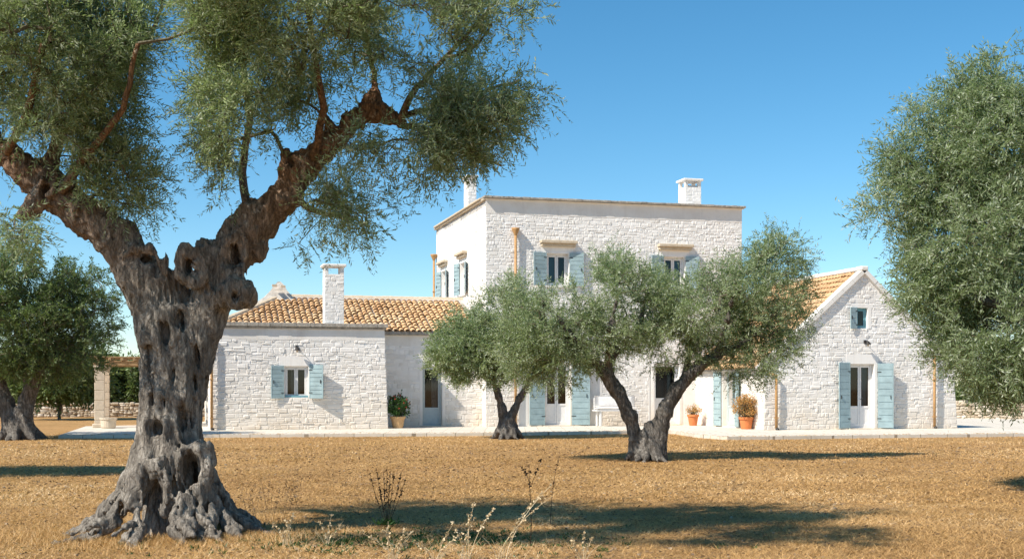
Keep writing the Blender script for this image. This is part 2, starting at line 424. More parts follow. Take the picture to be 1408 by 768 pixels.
def shutter(F,uh,v0,v1,wd,side,ang,parent,boards=9,d0=.03):
    """side -1: hinged at its right edge and folded towards -u; ang = swing away from the wall"""
    mb=MB(); ca,sa=math.cos(ang),math.sin(ang); th=.035
    G=lambda s,v,t:F(uh+side*(s*ca-t*sa*0),v,d0+s*sa+t)
    def G(s,v,t): return F(uh+side*(s*ca - t*sa),v,d0+s*sa+t*ca)
    hb=(v1-v0)/boards
    for i in range(boards):
        mb.box((.035,v0+i*hb+.007,0),(wd-.035,v0+(i+1)*hb-.007,th-.003),None,0,F=G,bev=.005)
    mb.box((.035,v0+.01,.004),(wd-.035,v1-.01,.014),.3,0,F=G)
    mb.box((0,v0,-.002),(.035,v1,th),.5,0,F=G,bev=.004); mb.box((wd-.035,v0,-.002),(wd,v1,th),.5,0,F=G,bev=.004)
    o=mb.build('shutter',M_BLUE,parent)
    for vv in (v0+.12*(v1-v0)+.05,v1-.12*(v1-v0)-.05):
        hb_=MB(); hb_.box((-.02,vv,th-.006),(wd*.22,vv+.025,th+.006),None,0,F=G); hb_.build('hinge',M_IRON,parent)
    hb_=MB(); hb_.box((wd*.8,v0+.45*(v1-v0),th-.004),(wd*.8+.018,v0+.45*(v1-v0)+.12,th+.025),None,0,F=G); hb_.build('latch',M_IRON,parent)
def glazed(name,F,h,parent=house,panel=0.0,leaf=2,rec=.17,frame=None,curtain=None,label=None,sill=None,fw=.055):
    """window or door set in an opening; returns its main mesh (outer frame)"""
    h0,h1,g0,g1=h; fm=frame or M_WHITE; mb=MB()
    D=-rec
    mb.box((h0+.002,g0+.002,D-.05),(h0+fw,g1-.002,D),None,0,F=F,bev=.004); mb.box((h1-fw,g0+.002,D-.05),(h1-.002,g1-.002,D),None,0,F=F,bev=.004)
    mb.box((h0+fw,g1-fw,D-.05),(h1-fw,g1-.002,D),None,0,F=F); mb.box((h0+fw,g0+.002,D-.05),(h1-fw,g0+fw*.8,D),None,0,F=F)
    root=mb.build(name,fm,parent,label=label)
    lw=(h1-h0-2*fw)/leaf; mbl=MB(); mg=MB()
    for i in range(leaf):
        a0=h0+fw+i*lw+.004; a1=a0+lw-.008; b0=g0+fw*.8+.004; b1=g1-fw-.004; s=.06; T0,T1=D-.045,D-.008
        mbl.box((a0,b0,T0),(a0+s,b1,T1),None,0,F=F,bev=.004); mbl.box((a1-s,b0,T0),(a1,b1,T1),None,0,F=F,bev=.004)
        mbl.box((a0+s,b1-s,T0),(a1-s,b1,T1),None,0,F=F); 
        pb=b0+s
        if panel>0:
            pb=b0+panel
            mbl.box((a0+s,b0,T0+.015),(a1-s,pb-.07,T1-.018),None,0,F=F); mbl.box((a0+s,pb-.07,T0),(a1-s,pb,T1),None,0,F=F,bev=.004)
            mbl.box((a0+s,b0,T0+.002),(a1-s,b0+.1,T1-.001),None,0,F=F,bev=.004)
        else: mbl.box((a0+s,b0,T0),(a1-s,b0+s,T1),None,0,F=F)
        dz=(T0+T1)/2
        mg.add([F(a0+s,pb,dz),F(a1-s,pb,dz),F(a1-s,b1-s,dz),F(a0+s,b1-s,dz)],[(0,1,2,3)],.5)
    mbl.build('frame',fm,root); mg.build('pane',M_GLASS,root)
    if panel>0:
        k=MB(); um=(h0+h1)/2+.03
        k.tube([F(um,g0+1.0,D-.01),F(um,g0+1.0,D+.045),F(um+.09,g0+1.0,D+.045)],.009,6); k.build('handle',M_IRON,root)
    # the room behind
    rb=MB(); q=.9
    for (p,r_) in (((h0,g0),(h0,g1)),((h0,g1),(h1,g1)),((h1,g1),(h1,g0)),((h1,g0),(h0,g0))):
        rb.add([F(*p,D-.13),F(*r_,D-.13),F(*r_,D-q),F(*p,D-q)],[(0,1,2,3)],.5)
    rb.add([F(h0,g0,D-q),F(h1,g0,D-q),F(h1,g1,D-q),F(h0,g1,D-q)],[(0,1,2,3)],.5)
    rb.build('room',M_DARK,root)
    if curtain:
        cb=MB(); cm,c0,c1=curtain
        n=40; V=[];Q=[]
        for i in range(n+1):
            s=lerp(h0+(h1-h0)*c0,h0+(h1-h0)*c1,i/n); dd=D-.2+.03*math.sin(i*1.15)
            V+=[F(s,g0+.05,dd),F(s,g1-.05,dd)]
            if i: Q.append((2*i-2,2*i-1,2*i+1,2*i)[:2]+(2*i+1,2*i))
        cb.add(V,Q,.5); cb.build('curtain',cm,root,smooth=True)
    if sill:
        sb=MB(); sb.box((h0-.08,g0-.09,-.16),(h1+.08,g0-.004,.07),None,0,F=F,bev=.01); sb.build('sill',sill,root)
    return root
def hood(F,u0,u1,v,dep=.26,th=.11):
    mb=MB(); mb.box((u0+.05,v-th*1.0,.0),(u1-.05,v,dep*.6),None,0,F=F,bev=.012)
    mb.box((u0,v+.001,.0),(u1,v+th,dep),None,0,F=F,bev=.015)
    mb.build('window_hood',M_SAND,house)

# --- tower block
TOP=hz(270,0,0); A1=col(1020,0); BL=bcol(600,0)
Fm=front_face(0); Fs=side_face(0)
CB=TOP-.62                                       # below this the stones begin
def rect(px0,px1,py0,py1,b):
    a0=col(px0,b); a1=col(px1,b); return (a0,a1,hz(py1,a0,b),hz(py0,a0,b))
W1=rect(752,782,348,392,0); W2=rect(913,937,352,396,0); W2=(W2[0],W2[0]+(W1[1]-W1[0]),W1[2],W1[3])
D1=rect(750,784,494,584,0); D1=(D1[0],D1[1],TZ+.03,TZ+2.35)
D2=rect(900,934,494,584,0); D2=(D2[0],D2[1],TZ+.03,TZ+2.35)
def srect(px0,px1,z0,z1): b0=bcol(px1,0); b1=bcol(px0,0); return (b0,b1,z0,z1)
S1=srect(633.5,640.5,W1[2]-.1,W1[3]-.05); S2=srect(607.5,614,W1[2]-.1,W1[3]-.05)
S1=(S1[0],S1[0]+.95,S1[2],S1[3]); S2=(S2[0],S2[0]+.95,S2[2],S2[3])
mb=MB()
fh=[W1,W2,D1,D2]; sur=[]
wallsheet(mb,Fm,0,A1,0,TOP-.10,fh,rev=.3); wallsheet(mb,Fs,0,BL,0,TOP-.10,[S1,S2],rev=.3)
for h in fh: sur+=list(surround(mb,Fm,h,sill=h in(W1,W2),lint=.26 if h in (W1,W2) else .22))
# plain plaster fields beside the ground floor doors
pl1=(D1[0]-1.05,D1[1]+1.25,TZ,TZ+2.9); pl2=(D2[0]-.25,D2[1]+.9,TZ,TZ+2.9)
for p in (pl1,pl2):
    for q in cut_rects(p,[(h[0]-.2,h[1]+.2,h[2]-.2,h[3]+.22) for h in (D1,D2)]): mb.box((q[0],q[2],-.02),(q[1],q[3],.014),.5,1,F=Fm)
stones(mb,Fm,0,A1,TZ,CB,fh+sur+[pl1,pl2],course=(.11,.17),width=(.12,.34),rub=.12,relief=(.014,.03),wob=.012)
ssur=[]
for h in (S1,S2): ssur+=list(surround(mb,Fs,h,lint=.26))
stones(mb,Fs,0.0,BL,TZ,TOP-.35,[S1,S2]+ssur,course=(.12,.17),width=(.15,.32),rub=.06,relief=(.008,.018))
# upper plaster band, right and back walls, flat roof
mb.box((.001,0-.012,CB),(A1,.02,TOP-.10),.5,1)
mb.add([(A1,0,0),(A1,BL,0),(A1,BL,TOP-.1),(A1,0,TOP-.1),(0,BL,0),(0,BL,TOP-.1)],[(0,1,2,3),(1,4,5,2)],.5)
mb.add([(0,0,TOP-.5),(A1,0,TOP-.5),(A1,BL,TOP-.5),(0,BL,TOP-.5)],[(0,1,2,3)],.5,1)
mb.build('wall',[M_STONE,M_PLASTER],house,label='tall two-storey tower wall of small whitewashed stones')
# coping along the parapet
mb=MB()
ov=.13; pw=.34
def coping(mb,p0,p1,y0,y1,axis,z,step=.45,over=.16,thick=.07):
    x=p0
    while x<p1-.01:
        s=min(step*random.uniform(.8,1.2),p1-x); j=random.uniform(-.008,.008)
        if axis=='x': mb.box((x,y0-over+j,z),(x+s-.006,y1,z+thick+random.uniform(-.006,.006)),None,0,bev=.012)
        else: mb.box((y0-over+j,x,z),(y1,x+s-.006,z+thick+random.uniform(-.006,.006)),None,0,bev=.012)
        x+=s
coping(mb,-.1,A1+.1,0,pw,'x',TOP-.068,over=.19,step=.28,thick=.08)
mb.build('parapet_coping',M_COPING,house,label='grey weathered stone coping round the flat roof of the tower')
mb=MB(); mb.box((-.06,-.08,TOP-.105),(A1+.06,.0,TOP-.071),None,1,bev=.01)
x=-.10
mb.box((-.10,-.003,TOP-.135),(-.0,BL+.05,TOP-.071),None,0,bev=.01)
y=.36
while y<BL-.4:
    s=random.uniform(.35,.6); mb.box((-.16,y,TOP-.068),(pw,y+s-.006,TOP+.002+random.uniform(-.005,.005)),None,0,bev=.012); y+=s
mb.build('cornice',[M_SAND,M_PLASTER],house,label='sandy stone moulding under the tower parapet')
# parapet inner sides so the block is closed
mb=MB(); 
mb.box((.0,.02,TOP-.5),(A1,.3,TOP-.07),.5); mb.box((.0,.3,TOP-.5),(.3,BL,TOP-.07),.5); mb.box((A1-.3,.3,TOP-.5),(A1-.002,BL,TOP-.07),.5)
mb.build('parapet',M_PLASTER,house)
w1=glazed('window',Fm,W1,curtain=(M_CURT,.0,.45),sill=M_PLASTER,frame=M_WHITE)
w2=glazed('window',Fm,W2,curtain=(M_CURT,.5,1.0),sill=M_PLASTER)
for w_,h in ((w1,W1),(w2,W2)):
    sw=(h[1]-h[0])*.62
    shutter(Fm,h[0]-.03,h[2]-.02,h[3]+.03,sw,-1,R(10),w_,8); shutter(Fm,h[1]+.03,h[2]-.02,h[3]+.03,sw,1,R(10),w_,8)
for h in (W1,W2): hood(Fm,h[0]-.28,h[1]+.28,h[3]+.36)
for h in (S1,S2):
    w_=glazed('window',Fs,h,sill=M_PLASTER)
    shutter(Fs,h[0]-.03,h[2]-.02,h[3]+.03,.5,-1,R(12),w_,8); shutter(Fs,h[1]+.03,h[2]-.02,h[3]+.03,.5,1,R(12),w_,8)
    hood(Fs,h[0]-.25,h[1]+.25,h[3]+.30,.22)
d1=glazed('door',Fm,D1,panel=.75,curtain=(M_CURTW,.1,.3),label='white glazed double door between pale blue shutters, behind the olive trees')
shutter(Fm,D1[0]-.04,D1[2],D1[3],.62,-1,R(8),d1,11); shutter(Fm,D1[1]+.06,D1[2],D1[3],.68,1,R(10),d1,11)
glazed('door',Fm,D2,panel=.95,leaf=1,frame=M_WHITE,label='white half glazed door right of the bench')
# --- low tiled wing: projecting front room and recessed link
WB=-1.15; RB=.62
WR=col(528.5,WB); WL=col(290,WB); WT=hz(449,col(410,WB),WB)
shr=lambda u,v: .14*(1-min(v,WT)/WT)*max(0,min(1,(u-(WR-1.0))/1.0))
Fw=front_face(WB,shr); Fr=front_face(RB)
WW=rect(391,424,503,546,WB); RD=rect(581,608,503,583,RB); RD=(RD[0],RD[1],TZ+.03,RD[3])
RT=hz(460,col(560,RB),RB)
mb=MB()
wallsheet(mb,Fw,WL,WR,0,WT,[WW],rev=.28)
s_=list(surround(mb,Fw,WW,wd=.12,lint=.34))
stones(mb,Fw,WL+.002,WR,TZ,WT-.45,[WW]+s_,course=(.12,.21),width=(.13,.44),rub=.34,relief=(.018,.04),wob=.03)
mb.box((WL,WT-.45,0),(WR,WT-.005,.012),.5,1,F=Fw)
mb.add([Fw(WR,z,0) for z in np.linspace(0,WT,7)]+[Fr(WR,z,0) for z in np.linspace(0,WT,7)],[(i,i+1,i+8,i+7) for i in range(6)],.5,0)
wallsheet(mb,side_face(WL),WB,9.2,0,WT); stones(mb,side_face(WL),WB,9.2,TZ,WT-.3,course=(.14,.24),width=(.2,.45),rub=.3)
mb.add([(WL,WB,WT-.1),(WR,WB,WT-.1),(WR,RB+1,WT-.1),(WL,RB+1,WT-.1)],[(0,1,2,3)],.5,1)
wallsheet(mb,Fr,WR,.0,0,RT,[RD],rev=.28)
rs=list(surround(mb,Fr,RD,sill=False,lint=.2))
plr=(WR,RD[0]-.12,TZ,RD[3]-.9)
stones(mb,Fr,WR+.002,-.0,TZ,RT-.4,[RD]+rs,course=(.13,.22),width=(.18,.42),rub=.25,relief=(.014,.03),wob=.04)
mb.box((WR+.002,RT-.4,0),(-.001,RT,.012),.5,1,F=Fr)
mb.build('wall',[M_STONE,M_PLASTER],house,label='low wall of rough whitewashed rubble, its front room standing forward')
mb=MB()
coping(mb,WL-.12,WR+.12,WB,WB+.36,'x',WT+.001,over=.13,thick=.13)
mb.box((WL-.06,WB-.07,WT-.07),(WR+.06,WB-.0,WT),None,0,bev=.01)
mb.build('parapet_coping',M_COPING,house,label='grey stone ledge on the projecting room of the low wing'); mb=MB(); mb.box((WR+.03,RB-.12,RT-.02),(-.02,RB+.02,RT+.09),None,0,bev=.01)
mb.build('parapet_coping',M_COPING,house,label='grey stone ledge along the eaves of the low wing')
ww=glazed('window',Fw,WW,frame=M_WHITE,curtain=(M_CURTW,.3,.5),rec=.12)
fb=MB()
h=WW; fb.box((h[0]+.004,h[2]+.003,-.10),(h[1]-.004,h[2]+.06,-.03),None,0,F=Fw); fb.build('sill',M_BLUEF,ww)
shutter(Fw,h[0]-.02,h[2]-.04,h[3]+.02,.44,-1,R(8),ww,8); shutter(Fw,h[1]+.04,h[2]-.04,h[3]+.05,.5,1,R(26),ww,8)
glazed('door',Fr,RD,panel=.62,leaf=1,frame=M_GREYP,curtain=(M_CURTW,.55,.95),label='tall grey door with dark glass in the recessed wall')
# roof of the low wing
def tiles(mb,O,U,S,N,length,slope,w0=.212,ln=.36,r0=.090,keep=None):
    """O lower left corner at the eave, U along the eave, S up the slope, N normal"""
    O,U,S,N=map(lambda v:np.asarray(v,float),(O,U,S,N)); nc=int(length/w0); nr=int(math.ceil(slope/(ln*.8)))
    k=7
    for c in range(nc):
        uc=(c+.5)*w0
        for r_ in range(nr):
            s0=r_*ln*.8-.05+random.uniform(-.012,.012); s1=min(s0+ln,slope)
            if s1-s0<.12: continue
            if keep and not keep(uc,(s0+s1)/2): continue
            du=random.uniform(-.018,.018); rr=r0*random.uniform(.90,1.08); lift=.032+random.uniform(0,.026)
            V=[]
            for (s,rad,up) in ((s0,rr*1.10,lift),(s1,rr*.86,0.0)):
                for i in range(k):
                    an=math.pi*i/(k-1); V.append(O+U*(uc+du-rad*math.cos(an))+S*s+N*(rad*.85*math.sin(an)+up))
            for i in range(k):
                an=math.pi*i/(k-1); V.append(O+U*(uc+du-(rr*1.1-.018)*math.cos(an))+S*s0+N*((rr*1.1-.02)*.85*math.sin(an)+lift))
            Q=[(i,i+1,k+i+1,k+i) for i in range(k-1)]+[(i,i+1,2*k+i+1,2*k+i) for i in range(k-1)]
            mb.add(V,Q,min(1,max(0,random.gauss(.5,.14)+.3*float(vnoise(np.array([[uc,s0,0.]]),1.3,off=2.)[0]))))
EB=RB-.22; RDB=bcol(637,0); 
EZ=RT+.10; RZ=hz(414,col(600,RDB),RDB)
pitch=math.atan2(RZ-EZ,RDB-EB); sl_=math.hypot(RZ-EZ,RDB-EB)
S_=(0,math.cos(pitch),math.sin(pitch)); N_=(0,-math.sin(pitch),math.cos(pitch))
HIPX=col(384,RDB)          # ridge end
WLe=WL-.1
mb=MB()
hipk=lambda u,s:(u+WLe)>=WLe+(HIPX-WLe)*(s/sl_)+.02
tiles(mb,(WLe,EB,EZ),(1,0,0),S_,N_,-WLe,sl_,keep=hipk)
o=mb.build('roof',M_TILE,house,smooth=True,label='low pitched roof of tan barrel tiles beside the tower')
roofL=o
mb=MB()
bk=2*RDB-EB
mb.add([(WLe,EB,EZ),(0,EB,EZ),(0,RDB,RZ),(HIPX,RDB,RZ),(WLe,bk,EZ),(0,bk,EZ)],[(0,1,2,3),(5,4,3,2),(0,3,4,4)],.1)
mb.add([(WLe,EB,EZ),(0,EB,EZ),(0,bk,EZ),(WLe,bk,EZ),(WLe,EB,EZ-.1),(0,EB,EZ-.1),(0,bk,EZ-.1),(WLe,bk,EZ-.1)],[(0,1,5,4),(1,2,6,5),(2,3,7,6),(3,0,4,7),(4,5,6,7)],.1)
mb.add([(0,RB+.4,0),(0,bk,0),(WL,bk-.3,0),(WL,bk-.3,EZ),(0,bk-.3,EZ)],[(1,2,3,4)],.1)
mb.build('roof_bed',M_COPING,roofL)
# ridge and hip cappings in pale mortar
mb=MB()
x=HIPX
while x<-.02:
    s=min(random.uniform(.34,.44),-x); rr=.11*random.uniform(.92,1.08)
    mb.tube([(x,RDB,RZ+.06),(x+s*1.03,RDB,RZ+.075)],[rr,rr*.92],8); x+=s
mb.box((HIPX,RDB-.20,RZ-.22),(-.003,RDB+.16,RZ+.06),None,1)
for t in np.arange(0,1,.085):
    p=np.array([WLe,EB,EZ+.03]); q=np.array([HIPX,RDB,RZ+.03]); a_=p+(q-p)*t; b_=p+(q-p)*min(1,t+.09); mb.tube([a_,b_],[.14*random.uniform(.9,1.1),.125],8)
mb.build('ridge_capping',[M_SAND,M_PLASTER],roofL,smooth=False)
# little mortared peak at the ridge end
PX0,PX1=col(349,RDB-.3),col(416,RDB-.3); pkz=hz(387,HIPX,RDB); mb=MB()
ap=(HIPX,RDB-.25,pkz); V=[(PX0,RDB-.45,RZ-.25),(PX1,RDB-.45,RZ-.25),(PX1,RDB+.5,RZ-.25),(PX0,RDB+.5,RZ-.25)]
n=8; VV=[];QQ=[]
for i in range(n+1):
    t=i/n; sc=(1-t)*(1-.25*math.sin(math.pi*t))+.05
    for v in V:
        g=np.array(v)*sc+np.array((HIPX,RDB,v[2]))*(1-sc); g[2]=lerp(RZ-.25,pkz,t); g[:2]+=rng.normal(0,.012,2); VV.append(g)
    if i:
        for j in range(4): QQ.append(((i-1)*4+j,(i-1)*4+(j+1)%4,i*4+(j+1)%4,i*4+j))
mb.add(VV,QQ,.5,0)
mb.box((HIPX-.3,RDB-.5,RZ+.42),(HIPX-.12,RDB-.3,RZ+.50),None,1); mb.box((HIPX+.02,RDB-.46,RZ+.40),(HIPX+.2,RDB-.3,RZ+.47),None,1)
M_MORT=simple('old_mortar',(.52,.48,.43),.9,.25,5,.6,dist=.02)
mb.build('roof_peak',[M_MORT,M_SAND],roofL,label='small mortared stone peak at the end of the tiled ridge')
def chimney(a0,a1,b0,b1,z0,z1,parent,cap='slab',stone=True,nm=''):
    mb=MB(); ft=front_face(b0); sd=side_face(a0)
    wallsheet(mb,ft,a0,a1,z0,z1); wallsheet(mb,sd,b0,b1,z0,z1)
    mb.add([(a1,b0,z0),(a1,b1,z0),(a1,b1,z1),(a1,b0,z1),(a0,b1,z0),(a0,b1,z1),(a0,b0,z1),(a0,b0,z1)],[(0,1,2,3),(1,4,5,2),(6,3,2,5)],.5)
    stones(mb,ft,a0,a1,z0,z1,course=(.12,.17),width=(.15,.3),relief=(.008,.016),rub=.1)
    stones(mb,sd,b0,b1,z0,z1,course=(.12,.17),width=(.15,.3),relief=(.006,.014),rub=.1)
    r_=mb.build('chimney',M_STONE,parent,label=nm)
    mb=MB(); h=.26; t=.13
    for (x,y) in ((a0,b0),(a1-t,b0),(a0,b1-t),(a1-t,b1-t)): mb.box((x,y,z1),(x+t,y+t,z1+h),None,0,bev=.01)
    if cap=='open': pass
    else: mb.box((a0+t,b0+.12,z1),(a1-t,b0+.17,z1+h*.35),.2,0)
    mb.box((a0-.08,b0-.08,z1+h),(a1+.08,b1+.08,z1+h+.09),None,0,bev=.02)
    mb.build('chimney_cap',M_PLASTER,r_)
ca0,ca1=col(446.5,WB+.12),col(473,WB+.12)
chimney(ca0,ca1,WB+.12,WB+.12+.62,WT+.02,hz(362,ca0,WB)-.35,roofL,'open',nm='tall white chimney rising from the eaves of the low wing')
c1b=bcol(636,0)-.1; za=hz(240,0,c1b)
cl0=.35; k0=col(633.5,4.3); k1=col(655,4.3)
chimney(max(.32,k0),k1,4.3,4.3+.75,TOP-.5,hz(240,k0,4.3)-.35,house,nm='white chimney near the left edge of the flat roof')
k0=col(942,2.4); k1=col(964,2.4)
chimney(k0,k1,2.4,3.1,TOP-.5,hz(245,k0,2.4)-.35,house,nm='white chimney near the right end of the flat roof')
# --- gabled wing
GL=col(1052,-5.9)
GB=-5.9
for _ in range(3): GB=bcol(1052,GL) if False else GB
GL=col(1053,GB); GR=col(1309,GB); GA=col(1187,GB)
GZ=hz(371,GA,GB)-.10; GE=hz(502,GL,GB); 
GRZ=hz(502,GR,GB)
shg=lambda u,v: .22*(1-min(v,3.2)/3.2)*max(0,min(1,(u-(GR-1.0))/1.0)) - .08*(1-min(v,2.4)/2.4)*max(0,min(1,((GL+1)-u)/1.0))
Fg=front_face(GB,shg); Fgs=side_face(GL)
def gtop(u): return GE+(GZ-GE)*(u-GL)/(GA-GL) if u<GA else GRZ+(GZ-GRZ)*(GR-u)/(GR-GA)
GD=rect(1169,1202,500,588,GB); GD=(GD[0],GD[1],TZ+.03,GD[3]); GW=rect(1178,1193,423,451,GB)
mb=MB()
wallsheet(mb,Fg,GL,GR,0,9,[GD,GW],top=gtop,rev=.28,extra=(GA,))
gs=list(surround(mb,Fg,GD,sill=False,lint=.34))+list(surround(mb,Fg,GW,wd=.14,lint=.14))
def gband(u): return gtop(u)-.06
stones(mb,Fg,GL,GR,TZ,GZ,[GD,GW]+gs,top=gband,course=(.12,.19),width=(.16,.36),rub=.16,relief=(.016,.034),wob=.012)
GBK=1.8
sdr=(bcol(1012,GL),bcol(998,GL)); SD=(sdr[0],sdr[0]+1.15,TZ+.03,TZ+2.1)
wallsheet(mb,Fgs,GB,GBK,0,GE,[SD],rev=.28)
ss=list(surround(mb,Fgs,SD,sill=False,lint=.16))
stones(mb,Fgs,GB,GBK,TZ,GE-.02,[SD]+ss,course=(.13,.2),width=(.18,.4),rub=.1,relief=(.008,.018))
mb.add([Fg(GR,0,0),Fg(GR,GRZ,0),(GR,GBK,GRZ),(GR+.2,GBK,0)],[(0,1,2,3)],.5)
mb.add([(GL,GBK,0),(GR,GBK,0),(GR,GBK,GRZ),(GA,GBK,GZ),(GL,GBK,GE)],[(0,1,2,3,4)],.5)
mb.build('wall',[M_STONE,M_PLASTER],house,label='steep gable wall of coursed whitewashed stones on the right')
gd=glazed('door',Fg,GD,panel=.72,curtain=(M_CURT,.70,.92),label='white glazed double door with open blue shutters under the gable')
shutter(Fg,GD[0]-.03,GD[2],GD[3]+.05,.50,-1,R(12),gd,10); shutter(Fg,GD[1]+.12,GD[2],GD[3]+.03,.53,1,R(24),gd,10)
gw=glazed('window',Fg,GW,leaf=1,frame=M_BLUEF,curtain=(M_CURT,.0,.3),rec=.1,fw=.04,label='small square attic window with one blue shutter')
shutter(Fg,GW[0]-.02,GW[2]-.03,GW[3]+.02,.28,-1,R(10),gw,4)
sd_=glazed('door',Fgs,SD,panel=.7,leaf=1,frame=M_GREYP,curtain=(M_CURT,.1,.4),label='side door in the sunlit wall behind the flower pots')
shutter(Fgs,SD[0]-.03,SD[2],SD[3],.42,-1,R(10),sd_,10); shutter(Fgs,SD[1]+.03,SD[2],SD[3],.5,1,R(8),sd_,10)
# gable roof
EL=GL-.18; zE=GE-.18*(GZ-GE)/(GA-GL)
def slope(eu,ez,sgn):
    dx,dz=GA-eu,GZ-ez; L_=math.hypot(dx,dz); return (dx/L_,0,dz/L_),(-dz/L_*sgn,0,abs(dx)/L_),L_
S1_,N1_,L1_=slope(EL,zE,1); mb=MB()
tiles(mb,(EL,GBK+.1,zE+.06),(0,-1,0),S1_,N1_,GBK-GB-.22,L1_-.05)
ER=GR+.1; zR=GRZ-.1*(GZ-GRZ)/(GR-GA); S2_,N2_,L2_=slope(ER,zR,-1)
tiles(mb,(ER,GB+.30,zR+.06),(0,1,0),S2_,N2_,GBK-GB-.22,L2_-.05)
roofR=mb.build('roof',M_TILE,house,smooth=True,label='steep tiled gable roof of the right wing')
mb=MB()
for (e,ze) in ((EL,zE),(ER,zR)):
    mb.add([(e,GB+.01,ze-.02),(GA,GB+.01,GZ-.02),(GA,GBK+.1,GZ-.02),(e,GBK+.1,ze-.02),(e,GB+.01,ze+.06),(GA,GB+.01,GZ+.06),(GA,GBK+.1,GZ+.06),(e,GBK+.1,ze+.06)],[(0,1,2,3),(4,5,6,7),(0,3,7,4),(0,1,5,4),(3,2,6,7)],.2)
mb.build('roof_bed',M_COPING,roofR)
mb=MB()
def bargeseg(p,q,wd,th,mat):
    p=np.array(p);q=np.array(q); n=int(np.linalg.norm(q-p)/.5); d=(q-p)/n
    up=unit(np.cross(q-p,(0,1,0))); up=up if up[2]>0 else -up
    for i in range(n):
        a_=p+d*i; b_=p+d*(i+.985); h=th*random.uniform(.95,1.05); o_=random.uniform(-.006,.006)
        V=[]
        for e in (a_,b_):
            V+=[e+(0,-.10+o_,0),e+(0,wd,0),e+(0,wd,0)+up*h,e+(0,-.10+o_,0)+up*h]
        mb.add(V,[(0,1,2,3),(4,7,6,5),(0,4,5,1),(1,5,6,2),(2,6,7,3),(3,7,4,0)],None,mat)
bargeseg((EL,GB,zE-.02),(GA,GB,GZ-.02),.26,.15,0); bargeseg((ER,GB,zR-.02),(GA,GB,GZ-.02),.26,.15,0)
mb.box((GA-.14,GB-.12,GZ+.08),(GA+.14,GB+.28,GZ+.23),None,0,bev=.03)
y=GB+.28
while y<GBK:
    s=random.uniform(.38,.5); mb.box((GA-.15,y,GZ+.06),(GA+.15,y+s-.008,GZ+.22+random.uniform(-.01,.01)),None,0,bev=.04); y+=s
mb.build('ridge_capping',M_PLASTER,roofR,label='white mortared coping up the gable and along the ridge')
# drainpipes
def pipe(P,name='drainpipe',hop=None,r_=.048,label=None):
    mb=MB(); mb.tube(P,r_,10)
    p0=np.array(P[0])
    if hop: mb.lathe([(.05,-.22),(.07,-.16),(.15,0),(.16,.06),(.14,.06),(.10,.0)],tuple(p0),12)
    o=mb.build(name,M_COPPER,house,smooth=True,label=label)
    for z in np.arange(.5,p0[2]-.4,1.3):
        k=MB(); q=np.array(P[-1]); k.box((q[0]-.06,q[1]-.06,z),(q[0]+.06,q[1]+.06,z+.03),None,0); k.build('bracket',M_COPPER,o)
    k=MB(); q=np.array(P[-1]); k.tube([q+(0,0,-.0),q+(.04,-.06,-.05)],[.05,.06],8)
    k.build('pipe_shoe',M_IRON,o)
u=col(709,-.12); pipe([(u,-.12,hz(316,u,0)),(u,-.12,3),(u,-.12,TZ+.06)],hop=1,label='ochre drainpipe with hopper down the tower front')
u2=-.14; pipe([(u2,BL-.15,hz(352,0,BL)),(u2,BL-.15,3),(u2,BL-.15,TZ+.06)],hop=1,label='ochre drainpipe at the far back corner of the tower')
u=col(1067.5,GB-.13); pipe([(EL-.02,GB+.25,GE-.1),(u,GB-.13,GE-.35),(u,GB-.13,1.2),(u,GB-.13,TZ+.06)],label='ochre drainpipe at the left corner of the gable')
u=col(1285,GB-.13); pipe([(u,GB-.13,GRZ+.35),(u,GB-.13,1.2),(u,GB-.13,TZ+.06)],label='ochre drainpipe near the right end of the gable')
u=col(291,WB-.13); pipe([(u,WB-.13,WT-.35),(u,WB-.13,TZ+.06)],label='ochre drainpipe on the low wing behind the old olive trunk')
def walllamp(F,u,v):
    mb=MB(); mb.box((u-.05,v-.05,0),(u+.05,v+.07,.05),None,0,F=F,bev=.01)
    P=[F(u,v,.05),F(u,v+.05,.14),F(u,v+.02,.22)]; mb.tube(P,.012,6)
    c=np.array(F(u,v,.22)); mb.lathe([(.02,.03),(.05,.0),(.11,-.09),(.105,-.09),(.04,-.01)],tuple(c),12)
    o=mb.build('wall_lamp',M_IRON,house)
    mb=MB(); mb.lathe([(.001,-.15),(.03,-.14),(.04,-.10),(.03,-.05),(.02,.0)],tuple(c),10); mb.build('bulb',M_SAND,o,smooth=True)
walllamp(Fw,col(408,WB),hz(478,col(408,WB),WB)); walllamp(Fg,col(1189,GB),hz(470,col(1189,GB),GB))
for (F,h) in ((Fm,D1),(Fm,D2),(Fr,RD),(Fg,GD)):   # stone steps at the doors
    mb=MB(); mb.box((h[0]-.1,TZ-.02,-.15),(h[1]+.1,h[2]-.003,.16),None,0,F=F,bev=.01); mb.build('doorstep',M_SAND,house)
for (F,h) in ((Fm,D1),(Fg,GD)):
    mb=MB(); mb.box((h[0]-.6,TZ-.02,.0),(h[0]-.15,TZ+.035,.10),None,0,F=F,bev=.01); mb.build('doorstep',M_SAND,house); mb=MB(); mb.box((h[1]+.15,TZ-.02,.0),(h[1]+.6,TZ+.035,.10),None,0,F=F,bev=.01); mb.build('doorstep',M_SAND,house)

def toworld(a,b,z): return (P0x+a*ct-b*st,P0y+a*st+b*ct,z)

